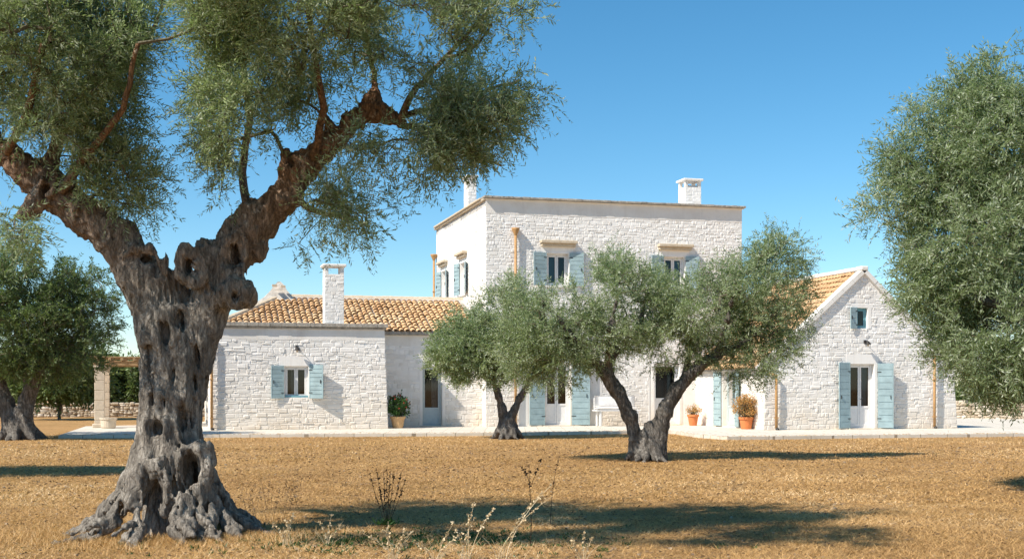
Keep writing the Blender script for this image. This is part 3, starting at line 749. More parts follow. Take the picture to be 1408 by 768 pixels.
# ------------------------------------------------------------ foliage engine
def add_leaves(mb,P,D,L,W,rnd,mat=0):
    n=len(P); Rn=unit(rng.normal(size=(n,3))); S=unit(np.cross(D,Rn)); L=np.asarray(L).reshape(-1,1); W=np.asarray(W).reshape(-1,1)
    Nn=np.cross(D,S)
    V=np.stack([P,P+D*L*.45+S*W+Nn*L*.04,P+D*L,P+D*L*.45-S*W+Nn*L*.04],1).reshape(-1,3)
    F_=np.arange(4*n).reshape(-1,4); mb.add(V,F_,np.repeat(rnd,4),mat)
def add_segs(mb,A,B,ra,rb,k=4,mat=1):
    n=len(A); 
    if n==0: return
    T=unit(B-A); up=np.where(np.abs(T[:,2:3])<.9,np.array([[0,0,1.]]),np.array([[1.,0,0]])); a=unit(np.cross(T,up)); b=np.cross(T,a)
    an=2*np.pi*np.arange(k)/k; ring=(np.cos(an)[None,:,None]*a[:,None]+np.sin(an)[None,:,None]*b[:,None])
    ra=np.broadcast_to(ra,(n,)); rb=np.broadcast_to(rb,(n,))
    V=np.concatenate([A[:,None]+ring*ra[:,None,None],B[:,None]+ring*rb[:,None,None]],1)
    i=np.arange(k); q=np.stack([i,(i+1)%k,(i+1)%k+k,i+k],1); F_=(q[None]+(np.arange(n)*2*k)[:,None,None]).reshape(-1,4)
    mb.add(V.reshape(-1,3),F_,.5,mat)
def seg2(p,a,b):   # distance to a bare limb seen along the limb's side
    p=p[[0,2]];a=a[[0,2]];b=b[[0,2]]; h=np.clip((p-a)@(b-a)/((b-a)@(b-a)),0,1); return np.linalg.norm(p-a-h*(b-a))
def make_crown(seeds,blobs,ncl,ntw,leaf,twl,nl,spread=.12,gap=-.25,gapf=1.2,r0=.004,droop=.35,seed=0,leafw=.13,bright=0.0,step=.22,outw=.6,bare=None):
    """seeds: points on the limbs; blobs: (centre, radii, weight). Returns MB (mat 0 leaves, 1 twigs)"""
    g=np.random.default_rng(100+seed); C=[]; D0=[]
    wts=np.array([b[2] for b in blobs],float); wts/=wts.sum()
    while len(C)<ncl:
        bi=g.choice(len(blobs),p=wts); c,r_,_=blobs[bi]; d=unit(g.normal(size=3)); rad=g.random()**.42
        p=np.array(c)+d*rad*np.array(r_)
        if vnoise(p[None],gapf,off=seed*3.1)[0]<gap: continue
        if bare and any(p[1]<YT+.05 and seg2(p,a_,b_)<w_ for (pl,w_) in bare for a_,b_ in zip(pl[:-1],pl[1:])): continue
        C.append(p); D0.append(d)
    C=np.array(C); D0=np.array(D0)
    S=np.array(seeds); 
    dmin=np.array([np.min(np.linalg.norm(S-c,axis=1)) for c in C]); order=np.argsort(dmin)
    nodes=np.zeros((len(S)+ncl*14,3)); nodes[:len(S)]=S; nn=len(S); par=np.full(len(nodes),-1); cnt=np.zeros(len(nodes))
    tips=[]
    for ci in order:
        c=C[ci]; d=np.linalg.norm(nodes[:nn]-c,axis=1)+.35*np.maximum(0,nodes[:nn,2]-c[2]); k=int(np.argmin(d)); a=nodes[k]; L=np.linalg.norm(c-a)
        m_=max(1,min(12,int(L/step))); prev=k
        mid=(a+c)/2+np.array([0,0,.14*L])+g.normal(0,.10*L,3)
        for j in range(1,m_+1):
            t=j/m_; p=(1-t)**2*a+2*t*(1-t)*mid+t*t*c+g.normal(0,.012,3)*(j<m_)
            nodes[nn]=p; par[nn]=prev; prev=nn; nn+=1
        tips.append((prev,ci))
    for i,_ in tips:
        k=i
        while k>=0: cnt[k]+=1; k=par[k]
    mb=MB(); idx=np.where(par[:nn]>=0)[0]
    rad=np.minimum(r0*np.maximum(cnt,1)**.44,.02 if leaf<.12 else .05)
    pa=par[idx]; ra=np.where(pa<len(S),rad[idx]*1.15,np.minimum(rad[pa],rad[idx]*1.6)); add_segs(mb,nodes[pa],nodes[idx],ra,rad[idx],5)
    # twigs
    T=len(C)*ntw; base=np.repeat(C[[ci for _,ci in tips]],ntw,0); od=np.repeat(D0[[ci for _,ci in tips]],ntw,0)
    base=base+g.normal(0,spread*.35,(T,3)); d=unit(od*outw+g.normal(0,.75,(T,3))+np.array([0,0,.15])); tl=twl*g.uniform(.55,1.35,T)
    p1=base+d*tl[:,None]*.5; d2=unit(d+np.array([0,0,-droop])); p2=p1+d2*tl[:,None]*.5
    add_segs(mb,base,p1,r0*.6,r0*.45,3); add_segs(mb,p1,p2,r0*.45,r0*.25,3)
    t=np.tile(np.linspace(.08,1.0,nl),(T,1))+g.uniform(-.03,.03,(T,nl)); t=t[...,None]
    LP=np.where(t<.5,base[:,None]+(p1-base)[:,None]*(t*2),p1[:,None]+(p2-p1)[:,None]*(t*2-1))
    sd=unit(np.cross(d,g.normal(size=(T,3))))[:,None]*np.where(np.arange(nl)%2==0,1,-1)[None,:,None]
    LD=unit(d[:,None]*.75+sd*.8+g.normal(0,.25,(T,nl,3)))
    LL=leaf*g.uniform(.65,1.25,(T,nl))*(1-.35*np.abs(t[...,0]-.5))
    # light and dark clumps come from the leaves' own age and face: a per-spray and per-leaf mix
    rs=np.repeat(g.random(len(C)),ntw)[:,None]*.35; rr=np.clip(rs+g.random((T,nl))**1.3*.75+bright,0,1)
    add_leaves(mb,LP.reshape(-1,3),LD.reshape(-1,3),LL.ravel(),LL.ravel()*leafw,rr.ravel(),0)
    return mb
# ------------------------------------------------------------ trunks: smooth distance field and surface nets
def smin(a,b,k):
    h=np.clip(.5+.5*(b-a)/k,0,1); return b+(a-b)*h-k*h*(1-h)
class Field:
    def __init__(s,lo,hi,vx):
        s.lo=np.array(lo,float); s.vx=vx; s.n=np.ceil((np.array(hi)-s.lo)/vx).astype(int)+1; s.d=np.full(s.n,.6)
    def box(s,lo,hi):
        a=np.clip(np.floor((lo-s.lo)/s.vx).astype(int),0,s.n-1); b=np.clip(np.ceil((hi-s.lo)/s.vx).astype(int)+1,1,s.n)
        if (b<=a).any(): return None,None
        g=np.stack(np.meshgrid(*[s.lo[i]+s.vx*np.arange(a[i],b[i]) for i in range(3)],indexing='ij'),-1); return tuple(slice(a[i],b[i]) for i in range(3)),g
    def seg(s,p,q,rp,rq,k=.08):
        p=np.array(p,float);q=np.array(q,float); m_=max(rp,rq)+k+.06
        sl,g=s.box(np.minimum(p,q)-m_,np.maximum(p,q)+m_)
        if sl is None: return
        ba=q-p; h=np.clip(((g-p)@ba)/(ba@ba+1e-9),0,1); d=np.linalg.norm(g-p-h[...,None]*ba,axis=-1)-(rp+(rq-rp)*h)
        s.d[sl]=smin(s.d[sl],d,k)
    def chain(s,P,rad,k=.08):
        for i in range(len(P)-1): s.seg(P[i],P[i+1],rad[i],rad[i+1],k)
    def ell(s,c,r_,k=.03,sub=True):
        c=np.array(c,float);r_=np.array(r_,float); sl,g=s.box(c-r_-.1,c+r_+.1)
        if sl is None: return
        q=(g-c)/r_; l=np.linalg.norm(q,axis=-1); d=(l-1)*r_.min()
        if sub: s.d[sl]=-smin(-s.d[sl],d,k)
        else: s.d[sl]=smin(s.d[sl],d,k)
    def mesh(s):
        D=s.d; D[0]=D[-1]=.1; D[:,0]=D[:,-1]=.1; D[:,:,-1]=.1
        I=D<0; n=s.n
        c=[I[i:n[0]-1+i,j:n[1]-1+j,k:n[2]-1+k] for i in(0,1) for j in(0,1) for k in(0,1)]
        sm=sum(x.astype(np.int8) for x in c); cell=(sm>0)&(sm<8); ci=np.argwhere(cell); idm=np.full(cell.shape,-1); idm[cell]=np.arange(len(ci))
        off=[(i,j,k) for i in(0,1) for j in(0,1) for k in(0,1)]
        acc=np.zeros((len(ci),3)); w_=np.zeros(len(ci))
        vals=[D[ci[:,0]+o[0],ci[:,1]+o[1],ci[:,2]+o[2]] for o in off]
        for a in range(8):
            for b in range(a+1,8):
                if sum(abs(off[a][t]-off[b][t]) for t in range(3))!=1: continue
                va,vb=vals[a],vals[b]; cr=(va<0)!=(vb<0); t=np.where(cr,va/(va-vb+1e-12),0)
                p=np.array(off[a])+t[:,None]*(np.array(off[b])-np.array(off[a])); acc+=p*cr[:,None]; w_+=cr
        V=s.lo+s.vx*(ci+acc/np.maximum(w_,1)[:,None]); Q=[]
        for ax in range(3):
            o1,o2=(ax+1)%3,(ax+2)%3
            A=I.take(range(n[ax]-1),ax); B=I.take(range(1,n[ax]),ax); e=np.argwhere(A!=B); e=e[(e[:,o1]>0)&(e[:,o2]>0)&(e[:,o1]<n[o1]-1)&(e[:,o2]<n[o2]-1)]
            ins=I[tuple(e.T)]; q=[]
            for (d1_,d2_) in ((1,1),(0,1),(0,0),(1,0)):
                f=e.copy(); f[:,o1]-=d1_; f[:,o2]-=d2_; q.append(idm[tuple(f.T)])
            q=np.stack(q,1); q[~ins]=q[~ins][:,::-1]; Q.append(q[(q>=0).all(1)])
        return V,np.concatenate(Q)
def gnarl(f,base,amp=1.0,twist=.5,hf=8.0):
    sl,g=f.box(f.lo,f.lo+f.vx*f.n); near=np.abs(f.d)<.14
    P=g[near]; rel=P-np.array(base); an=twist*rel[:,2]; c,s_=np.cos(an),np.sin(an)
    Q=np.stack([rel[:,0]*c-rel[:,1]*s_,rel[:,0]*s_+rel[:,1]*c,rel[:,2]],-1)
    n1=1-np.abs(vnoise(Q,hf,hf,1.6,off=2.0))*2; n2=vnoise(P,3.2,off=5.); n3=vnoise(P,14,14,8,off=9.); n4=1-np.abs(vnoise(Q,hf*2.3,hf*2.3,3.4,off=12.))*2
    n5=1-np.abs(vnoise(Q,hf*4.2,hf*4.2,7.5,off=22.))*2
    f.d[near]+=-amp*(.025*(n1-.45)+.026*n2+.013*n3+.021*(n4-.45)+.012*(n5-.45))
def tree(name,label,group,base,limbs,blobs,vx,crown_kw,bark,leafm,roots=(8,.5,.1),lo=None,hi=None,amp=1.0,twist=.5,custom=None,limbseeds=.35,k=.08,cat='tree',crown_label=None,girth=.94):
    """limbs: list of (points, radii) in world coordinates"""
    base=np.array(base,float); allp=np.concatenate([np.array(l[0]) for l in limbs]); rm=max(max(l[1]) for l in limbs)
    L0=allp.min(0)-rm-.15; H0=allp.max(0)+rm+.15
    if roots: L0[:2]=np.minimum(L0[:2],base[:2]-roots[1]-.2); H0[:2]=np.maximum(H0[:2],base[:2]+roots[1]+.2)
    L0[2]=-.12
    f=Field(L0,H0,vx)
    thin=[l for l in limbs if max(l[1])<max(.05,vx*2.0)+.02]
    for l in limbs:
        if not any(l is q for q in thin): f.chain(l[0],np.array(l[1])*girth,k)
    if roots:
        nr,rl,rr=roots
        for i in range(nr):
            an=2*math.pi*(i+random.uniform(-.3,.3))/nr; dr=np.array([math.cos(an),math.sin(an),0]); pr=np.array([-dr[1],dr[0],0]); L=rl*random.uniform(.75,1.1)
            w1=random.uniform(-.15,.15)
            P=[base+dr*L*.18+(0,0,L*1.0),base+dr*L*.38+(0,0,L*.42)+pr*w1*L*.5,base+dr*L*.7+(0,0,L*.12)+pr*w1*L,base+dr*L+(0,0,-.03)+pr*w1*L*1.8]
            f.chain(P,[rr,rr*.95,rr*.62,rr*.3],k*.7)
    if custom: custom(f)
    gnarl(f,base,amp,twist)
    V,Q=f.mesh(); mb=MB(); mb.add(V-base*np.array([1,1,0]),Q,.5)
    for P,r_ in thin:
        P=np.array(P)-base*np.array([1,1,0]); tt=np.linspace(0,len(P)-1,len(P)*4); ii=np.minimum(tt.astype(int),len(P)-2); fr=(tt-ii)
        sm=P[ii]+(P[ii+1]-P[ii])*fr[:,None]; sm[1:-1]=(sm[:-2]+sm[1:-1]*2+sm[2:])/4+rng.normal(0,.006,(len(sm)-2,3)); rr=np.interp(tt,range(len(P)),r_)
        mb.tube(sm,rr,7)
    root=empty(name,(base[0],base[1],0),label,cat,group)
    mb.build('trunk',bark,root,smooth=True)
    seeds=[]
    for P,r_ in limbs:
        P=np.array(P); n=len(P); s0=int(n*limbseeds)
        for i in range(s0,n-1):
            for t in np.linspace(0,1,4): seeds.append(P[i]+(P[i+1]-P[i])*t)
    cm=make_crown(seeds,blobs,**crown_kw)
    for i,v in enumerate(cm.v): cm.v[i]=v-base*np.array([1,1,0])
    cm.build('crown',[leafm,M_TWIG],root,label=crown_label)
    return root
def chainpx(pts,Y,rscale=None):
    P=[];r_=[]
    for q in pts:
        px,py,rp=q[:3]; dy=q[3] if len(q)>3 else 0; P.append(pt(px,py,Y+dy)); r_.append(rp*Y/F_PX)
    return P,r_
def blobpx(px,py,rx,ry,Y,dy,rd,wt): 
    Yd=Y+dy; return (pt(px,py,Yd),(rx*Yd/F_PX,rd,ry*Yd/F_PX),wt)

# ---- the ancient olive in front
YT=13.3; bz=pt(228,0,YT); 
limbs=[chainpx([(232,745,40),(234,700,38),(236,650,34),(237,590,34),(240,520,34),(243,462,36)],YT),
 chainpx([(234,520,34),(218,440,34),(194,380,35),(162,332,33),(122,296,30),(82,270,27),(45,242,22),(5,208,19),(-60,170,15),(-130,120,11)],YT),
 chainpx([(256,520,34),(280,440,32),(302,384,32),(325,340,30),(352,307,27),(392,270,24,-.05),(418,232,22,-.1),(452,200,18,-.15),(485,168,16,-.2),(508,152,15,-.2),(530,158,10,-.2),(552,170,6,-.2)],YT),
 chainpx([(405,262,15,-.1),(402,235,17,-.1),(390,212,9,-.15)],YT), chainpx([(510,155,12,-.2),(513,140,11,-.2),(516,122,5,-.2)],YT), chainpx([(466,192,10,-.15),(452,170,6,-.2),(438,152,3,-.25)],YT),
 chainpx([(75,262,18),(68,225,12,.1),(80,190,9,.15),(108,155,7,.2)],YT),
 chainpx([(100,165,7.2,.2),(128,128,5.6,.2),(165,88,4,.2),(200,58,3,.2),(222,20,2.2,.2),(228,-40,1.5,.2)],YT),
 chainpx([(66,265,18,-.1),(45,285,14,-.15),(32,296,9,-.2)],YT),
 chainpx([(345,305,7,.3),(332,240,6,.6),(345,160,5,.8),(330,60,4,.8),(310,-60,3,.7)],YT),
 chainpx([(515,128,4.5,-.2),(514,100,4,-.1),(505,50,3.2,0),(480,-40,2.5,0)],YT),
 chainpx([(548,168,6,-.2),(566,130,4.5,-.3),(600,92,3.4,-.4),(640,50,2.6,-.5),(680,5,1.8,-.6)],YT),
 chainpx([(548,170,5,-.2),(590,180,3.8,-.3),(640,212,2.6,-.2),(690,228,1.6,-.1)],YT),
 chainpx([(540,162,5,-.2),(590,150,3.6,-.1),(650,130,2.5,.0),(715,110,1.6,.1)],YT),
 chainpx([(430,222,6,-.2),(446,150,5,-.7),(430,60,4,-1.1),(420,-50,3,-1.4)],YT),
 chainpx([(0,205,7,0),(-20,130,6,-.4),(-10,50,5,-.7),(10,-60,4,-.9)],YT),
 chainpx([(85,262,7,-.2),(130,200,5,-.8),(170,150,4,-1.1),(190,60,3,-1.2)],YT),
 chainpx([(395,262,6,.1),(430,290,4.5,.3),(480,300,3,.4)],YT),
 chainpx([(10,210,6,-.2),(40,150,5,-1.0),(60,60,4,-1.4)],YT),
]
HOLES=[(262,368,10,15,.18),(228,458,6,15,.14),(272,490,5,15,.16),(269,530,5,12,.14),(216,588,10,11,.22),(208,546,5,18,.13),(238,520,4,26,.08),(260,650,12,32,.26),(206,684,14,33,.34),(324,350,6,24,.14),(222,350,5,6,.09),(247,440,4,18,.12),(63,262,5,7,.12),(402,225,5,8,.1),(286,600,4,34,.09),(196,356,10,3,.10),(322,408,4,5,.06),(285,700,5,16,.14),(165,705,4,12,.12),(246,700,3,20,.12),(250,590,3.5,34,.07),(228,640,4,20,.1),(290,540,3.5,26,.08),(205,500,3.5,22,.07)]
def old_custom(f):
    g=random.Random(5)
    b=np.array([bz[0],YT,0])
    # flowing strands that start as roots, climb and twist up the bole
    N=25
    for i in range(N):
        an=2*math.pi*i/N+g.uniform(-.14,.14); P=[];rr=[]
        Lr=g.uniform(.84,1.08); wig=g.uniform(-.3,.3); fat=g.choice((.75,.9,1.0,1.25)); drift=g.uniform(.2,.5)
        for (rad,z,r_) in ((Lr,-.03,.026),(Lr*.88,.05,.040),(Lr*.77,.12,.050),(.68,.23,.056),(.565,.40,.060),(.43,.64,.066),(.31,.92,.070),(.265,1.2,.072),(.255,1.5,.07),(.26,1.8,.07),(.28,2.1,.068),(.28,2.38,.055)):
            a2=an+wig*(rad-.3)*1.5+drift*z+g.uniform(-.07,.06); off=np.array([math.cos(a2)*rad,math.sin(a2)*rad*.9,z])
            P.append(b+off+np.array([(.03+.035*z),0,0])); rr.append(r_*fat*g.uniform(.92,1.08))
        f.chain(P,rr,.028)
        for q in range(g.choice((1,2,2))):   # side rootlets
            j=g.choice((1,2,3)); q=P[j]; dd=np.array([math.cos(an+wig*1.5+.5*g.choice((-1,1))),math.sin(an+wig),0])*g.uniform(.22,.42); f.chain([q,q+dd*.5+np.array([0,0,-.05]),q+dd+np.array([0,0,-.14])],[.042,.034,.018],.025)
    # burls and swollen knots
    for (px,py,dy,rx) in ((322,402,-.16,.145),(298,358,-.12,.15),(335,330,-.02,.16),(316,378,-.10,.16),(283,345,-.10,.12),(322,312,-.1,.12),(225,388,-.02,.16),(345,296,-.06,.12),(262,372,-.14,.14),(350,345,.0,.12),(330,404,-.24,.185),(322,398,-.30,.14),(240,440,-.05,.15),(251,408,.0,.12),(276,415,.0,.14)):
        p=pt(px,py,YT+dy); f.ell(p,(rx,rx*.9,rx*g.uniform(.9,1.25)),.07,False)
    def ring(px,py,rx,ry,dy,th,k=.06,n=16,a0=0,a1=2*math.pi,tilt=0):
        P=[]; ph=g.random()*6
        for t in range(n+1):
            a=a0+(a1-a0)*t/n; w1=1+.18*math.sin(2*a+ph)+.08*math.sin(5*a); P.append(pt(px+rx*w1*math.cos(a)+tilt*math.sin(a)*ry,py+ry*w1*math.sin(a),YT+dy))
        f.chain(P,[th*(1+.35*math.sin(3*t+ph)) for t in range(n+1)],k)
    ring(262,368,15,22,-.30,.036); ring(323,352,13,32,-.22,.035,.08)
    ring(207,684,25,42,-.42,.034,.09,a0=2.6,a1=6.9); ring(262,652,20,40,-.33,.032,.09,a0=3.4,a1=7.4,tilt=-.2)
    f.chain([pt(x,y,YT-.20) for x,y in ((170,352),(185,342),(205,343),(222,356),(226,372))],[.05,.065,.06,.055,.04],.06); ring(215,588,14,14,-.28,.026,.08); ring(226,456,12,22,-.29,.022,.08); ring(62,262,10,12,-.2,.026)
    for (px,py,rx,ry,dp) in HOLES:
        # find the surface towards the camera and bore from there
        for dy in np.arange(-.75,.1,.03):
            p=pt(px,py,YT+dy); ii=np.round((p-f.lo)/f.vx).astype(int)
            if (ii<0).any() or (ii>=f.n).any(): continue
            if f.d[tuple(ii)]<.0: break
        s=YT/F_PX; f.ell(pt(px,py,YT+dy+.02),(rx*s,dp,ry*s),.03,True)
Bk=blobpx
blobs=[Bk(60,60,130,120,YT,-.7,1.3,17),Bk(125,130,80,110,YT,-.3,1.0,9),Bk(-60,60,160,200,YT,-.4,1.5,11),Bk(140,10,70,80,YT,-.5,1.0,7),Bk(158,250,55,58,YT,-.1,.7,4.0),Bk(50,170,85,65,YT,-.8,.9,6),Bk(30,-90,200,90,YT,-.6,1.5,8),
 Bk(420,40,165,130,YT,-1.05,1.4,30),Bk(340,150,68,105,YT,-0.55,1.0,14),Bk(430,170,110,85,YT,-0.85,1.1,14),Bk(338,30,66,90,YT,-0.85,1.1,9),Bk(575,70,115,110,YT,-1.15,1.1,17),Bk(650,138,72,62,YT,-0.95,.8,5.5),Bk(690,20,60,60,YT,-1.15,.7,3.2),Bk(560,180,110,60,YT,-0.85,.8,6),Bk(395,245,110,60,YT,-0.45,.8,5),Bk(440,-80,260,80,YT,-0.95,1.4,10),Bk(470,290,75,40,YT,-0.35,.5,1.4),Bk(715,110,40,50,YT,-0.65,.45,1.2),Bk(20,300,45,40,YT,-1.25,.4,1.2),Bk(635,198,50,22,YT,-0.75,.5,1.4),Bk(410,320,40,28,YT,-0.35,.4,.7),
 Bk(-260,-190,180,60,YT,-3.4,.9,8),Bk(0,-200,190,60,YT,-3.4,.9,10),Bk(260,-190,190,60,YT,-3.3,.9,11),Bk(480,-190,120,60,YT,-3.3,.8,5)]  # unseen crown clumps above the frame, added to cast shade on the front lawn
BARE=[pt(x,y,YT) for x,y in ((150,320),(82,268),(45,240),(5,208))]; BARE2=[pt(x,y,YT) for x,y in ((340,320),(392,268),(418,235),(452,200),(485,168),(512,145),(556,172))]
tree('ancient_olive_tree','huge gnarled ancient olive tree with hollow twisted trunk at front left',None,(bz[0],YT,0),limbs,blobs,.0165,
 dict(ncl=3850,ntw=5,leaf=.064,twl=.30,nl=17,gap=-.03,gapf=1.9,r0=.0025,outw=.9,spread=.2,seed=1,leafw=.11,bright=.10,bare=[(BARE,.32),(BARE2,.40)]),M_BARK,M_LEAF,roots=None,custom=old_custom,girth=.85,amp=1.0,twist=.55,limbseeds=.45)

# ---- olive in the middle of the lawn
def ol(px,py,Y): return (pt(px,0,Y)[0],Y,0)
YM=gy(632)
G_OL='olive trees on the dry lawn before the house'
limbs=[chainpx([(872,640,12,.05),(876,606,13),(866,572,13),(850,540,12.5),(832,512,12),(812,492,10),(785,472,8),(760,455,5)],YM),
 chainpx([(905,640,16),(905,600,16),(914,566,14),(932,534,12.5),(958,506,11),(985,488,9.5),(1018,474,7),(1045,455,5)],YM),
 chainpx([(888,642,17),(888,606,14),(892,585,9)],YM),
 chainpx([(920,560,9,.3),(933,535,8,.35),(945,505,7,.4),(950,470,5,.5)],YM),
 chainpx([(830,508,8),(850,480,7,.3),(880,440,5,.4),(890,400,4,.3)],YM),
 chainpx([(812,492,7),(770,440,5,-.5),(740,410,4,-.6)],YM), chainpx([(985,488,7),(1000,440,5,-.4),(1010,400,4,-.5)],YM),chainpx([(835,505,6),(840,450,5,-.6),(850,400,3,-.7)],YM)]
blobs=[Bk(775,446,84,54,YM,-.1,1.4,14),Bk(735,470,50,60,YM,0,1.0,7),Bk(860,420,80,60,YM,.2,1.4,13),Bk(840,370,42,32,YM,.1,.6,2.8),Bk(962,432,88,54,YM,-.1,1.5,14),Bk(1050,420,70,75,YM,.1,1.2,11),Bk(1068,358,42,42,YM,.2,.7,3.0),Bk(1040,490,60,38,YM,0,.9,4.2),Bk(925,470,70,38,YM,0,1.2,4.5),Bk(760,505,60,26,YM,-.3,.8,3.0),Bk(712,405,30,22,YM,0,.6,1.0),Bk(985,378,30,20,YM,0,.5,.9),Bk(830,480,60,28,YM,.3,.9,2.2)]
tree('olive_tree','forked olive tree with wide two-part crown in the middle of the lawn',G_OL,ol(890,0,YM),limbs,blobs,.034,
 dict(ncl=1900,ntw=6,leaf=.075,twl=.32,nl=13,gap=-.16,gapf=1.7,r0=.0034,outw=1.0,spread=.2,seed=2,leafw=.14,bright=.14),M_BARK2,M_LEAF2,girth=.72,roots=(11,.54,.095),amp=1.0,limbseeds=.4)
# ---- smaller olive left of it
YS=gy(603)
limbs=[chainpx([(694,608,9),(694,575,8.5),(686,545,7.5),(676,520,6.5),(664,490,5),(655,460,4)],YS),chainpx([(702,608,8),(703,575,8),(714,548,6.5),(728,525,5.5),(742,500,4)],YS),chainpx([(676,520,4),(690,480,3.5),(700,440,3)],YS)]
blobs=[Bk(655,470,58,52,YS,0,1.6,12),Bk(690,430,50,46,YS,.1,1.4,9),Bk(625,485,38,36,YS,0,1.1,5),Bk(725,470,60,50,YS,.2,1.5,8),Bk(655,510,45,24,YS,0,1.0,3),Bk(690,395,28,20,YS,0,.6,1.0)]
tree('olive_tree','smaller forked olive tree just before the terrace, crown touching the wider one',G_OL,ol(698,0,YS),limbs,blobs,.04,
 dict(ncl=1100,ntw=6,leaf=.095,twl=.32,nl=10,gap=-.25,gapf=1.1,r0=.005,seed=3,leafw=.17,outw=.9,bright=.10),M_BARK2,M_LEAF2,girth=.74,roots=(9,.55,.12),limbseeds=.4)
# ---- left olive
YL=gy(604)
limbs=[chainpx([(18,610,18),(18,585,16),(8,555,14),(-5,520,12),(-30,480,9)],YL),chainpx([(32,610,17),(34,585,14),(36,550,12),(48,520,11),(70,495,9),(95,470,6)],YL),chainpx([(40,535,9),(30,480,6),(20,430,4)],YL)]
blobs=[Bk(70,460,95,70,YL,0,2.0,14),Bk(-20,430,110,100,YL,-.2,2.2,16),Bk(110,420,52,55,YL,.2,1.4,6),Bk(100,385,40,30,YL,0,1,2),Bk(20,370,80,60,YL,0,1.6,8),Bk(-90,480,80,60,YL,0,1.6,5),Bk(60,500,80,25,YL,0,1.4,4)]
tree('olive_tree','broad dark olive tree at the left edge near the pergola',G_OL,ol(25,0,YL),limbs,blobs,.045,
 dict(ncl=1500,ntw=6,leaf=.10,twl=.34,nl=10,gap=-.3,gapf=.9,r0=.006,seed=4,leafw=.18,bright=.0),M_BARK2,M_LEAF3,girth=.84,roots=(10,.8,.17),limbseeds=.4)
# ---- big olive at the right edge
YR=18.5
limbs=[chainpx([(1500,700,50),(1498,600,40),(1490,500,34),(1470,420,26),(1430,340,16),(1390,270,9)],YR),chainpx([(1505,600,36),(1540,480,28),(1580,380,18),(1590,250,9)],YR),chainpx([(1480,440,18),(1400,420,11,-.3),(1340,410,6,-.4)],YR),chainpx([(1455,400,14),(1400,330,9,.3),(1340,270,6,.4)],YR),chainpx([(1430,340,10),(1420,240,7),(1400,160,5)],YR)]
blobs=[Bk(1390,220,95,90,YR,0,1.5,11),Bk(1370,135,45,50,YR,0,.8,2.6),Bk(1285,250,62,48,YR,0,.9,3.6),Bk(1345,335,92,72,YR,-.2,1.5,10),Bk(1400,450,105,95,YR,-.5,1.4,16),Bk(1352,465,44,70,YR,-.3,1.0,5),Bk(1480,250,110,150,YR,.1,1.8,14),Bk(1560,400,120,140,YR,0,1.8,12),Bk(1240,215,32,20,YR,0,.5,.5),Bk(1225,290,40,18,YR,0,.5,.7),Bk(1290,400,45,40,YR,-.1,.8,2.4),Bk(1405,440,70,60,YR,.6,.9,5),Bk(1400,500,60,40,YR,.2,.9,3),Bk(1322,130,20,26,YR,0,.4,.5),Bk(1392,95,22,26,YR,0,.4,.6),Bk(1262,165,22,18,YR,0,.35,.3),Bk(1395,520,52,24,YR,-.6,.8,2.0),Bk(1305,180,34,26,YR,0,.5,.7)]
tree('olive_tree','tall olive tree with bright dense crown filling the right edge',G_OL,ol(1500,0,YR),limbs,blobs,.05,
 dict(ncl=2700,ntw=6,leaf=.085,twl=.36,nl=14,gap=-.20,gapf=1.4,r0=.003,outw=1.0,spread=.22,seed=5,leafw=.12,bright=.10),M_BARK2,M_LEAF,roots=(9,.8,.2),limbseeds=.3)
# ---- olive out of frame to the left, its shade falls on the lawn
YO=21.3
limbs=[chainpx([(-190,700,24),(-192,620,20),(-200,540,16),(-220,470,10)],YO),chainpx([(-185,640,18),(-165,560,13),(-140,490,8)],YO)]
blobs=[Bk(-210,400,120,70,YO,0,1.5,10),Bk(-130,420,90,60,YO,0,1.3,8),Bk(-280,430,80,60,YO,0,1.2,6)]
tree('olive_tree','olive tree standing just left of the picture whose shade falls on the lawn',G_OL,(pt(-190,0,YO)[0],YO,0),limbs,blobs,.05,
 dict(ncl=900,ntw=6,leaf=.085,twl=.3,nl=10,gap=-.25,gapf=1.2,r0=.005,seed=6,leafw=.17),M_BARK2,M_LEAF2,roots=(9,.6,.14),limbseeds=.4)
# ---- trees beyond the field wall
G_BG='trees beyond the dry stone field wall'
def bgtree(label,px,Y,topy,rxpx,seed,lm,n=420,low=548):
    b=pt(px,0,Y); h=topy
    s=Y/F_PX; cx=px; cy=(topy+low)/2; ry=(low-topy)/2
    limbs=[chainpx([(px,HOR+EYE*F_PX/Y+2,3.2*45/Y),(px-1,560,2.6*45/Y),(px-4,low-10,2.0),(px-10,cy,1.4)],Y),chainpx([(px,565,2.4),(px+6,low-14,1.6),(px+14,cy,1.2)],Y)]
    blobs=[Bk(cx,cy,rxpx*.8,ry*.9,Y,0,rxpx*s*.8,6),Bk(cx-rxpx*.5,cy+ry*.25,rxpx*.5,ry*.6,Y,0,rxpx*s*.5,3),Bk(cx+rxpx*.5,cy+ry*.2,rxpx*.5,ry*.65,Y,0,rxpx*s*.5,3)]
    tree('tree',label,G_BG,(b[0],Y,0),limbs,blobs,.09,dict(ncl=n,ntw=5,leaf=.26,twl=.6,nl=8,gap=-.4,gapf=.5,r0=.012,seed=seed,leafw=.22,bright=-.05,step=.6,spread=.3),M_BARK2,lm,roots=None,limbseeds=.3,amp=.6)
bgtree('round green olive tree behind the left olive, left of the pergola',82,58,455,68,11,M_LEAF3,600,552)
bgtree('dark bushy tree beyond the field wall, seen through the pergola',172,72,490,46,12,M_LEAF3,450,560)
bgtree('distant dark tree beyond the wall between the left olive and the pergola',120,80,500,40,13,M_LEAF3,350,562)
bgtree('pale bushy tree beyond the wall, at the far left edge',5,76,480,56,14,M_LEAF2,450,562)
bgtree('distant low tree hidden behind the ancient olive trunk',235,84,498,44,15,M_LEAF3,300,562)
bgtree('dark tree beyond the field wall just right of the gabled wing',1345,72,520,36,16,M_LEAF3,300,566)
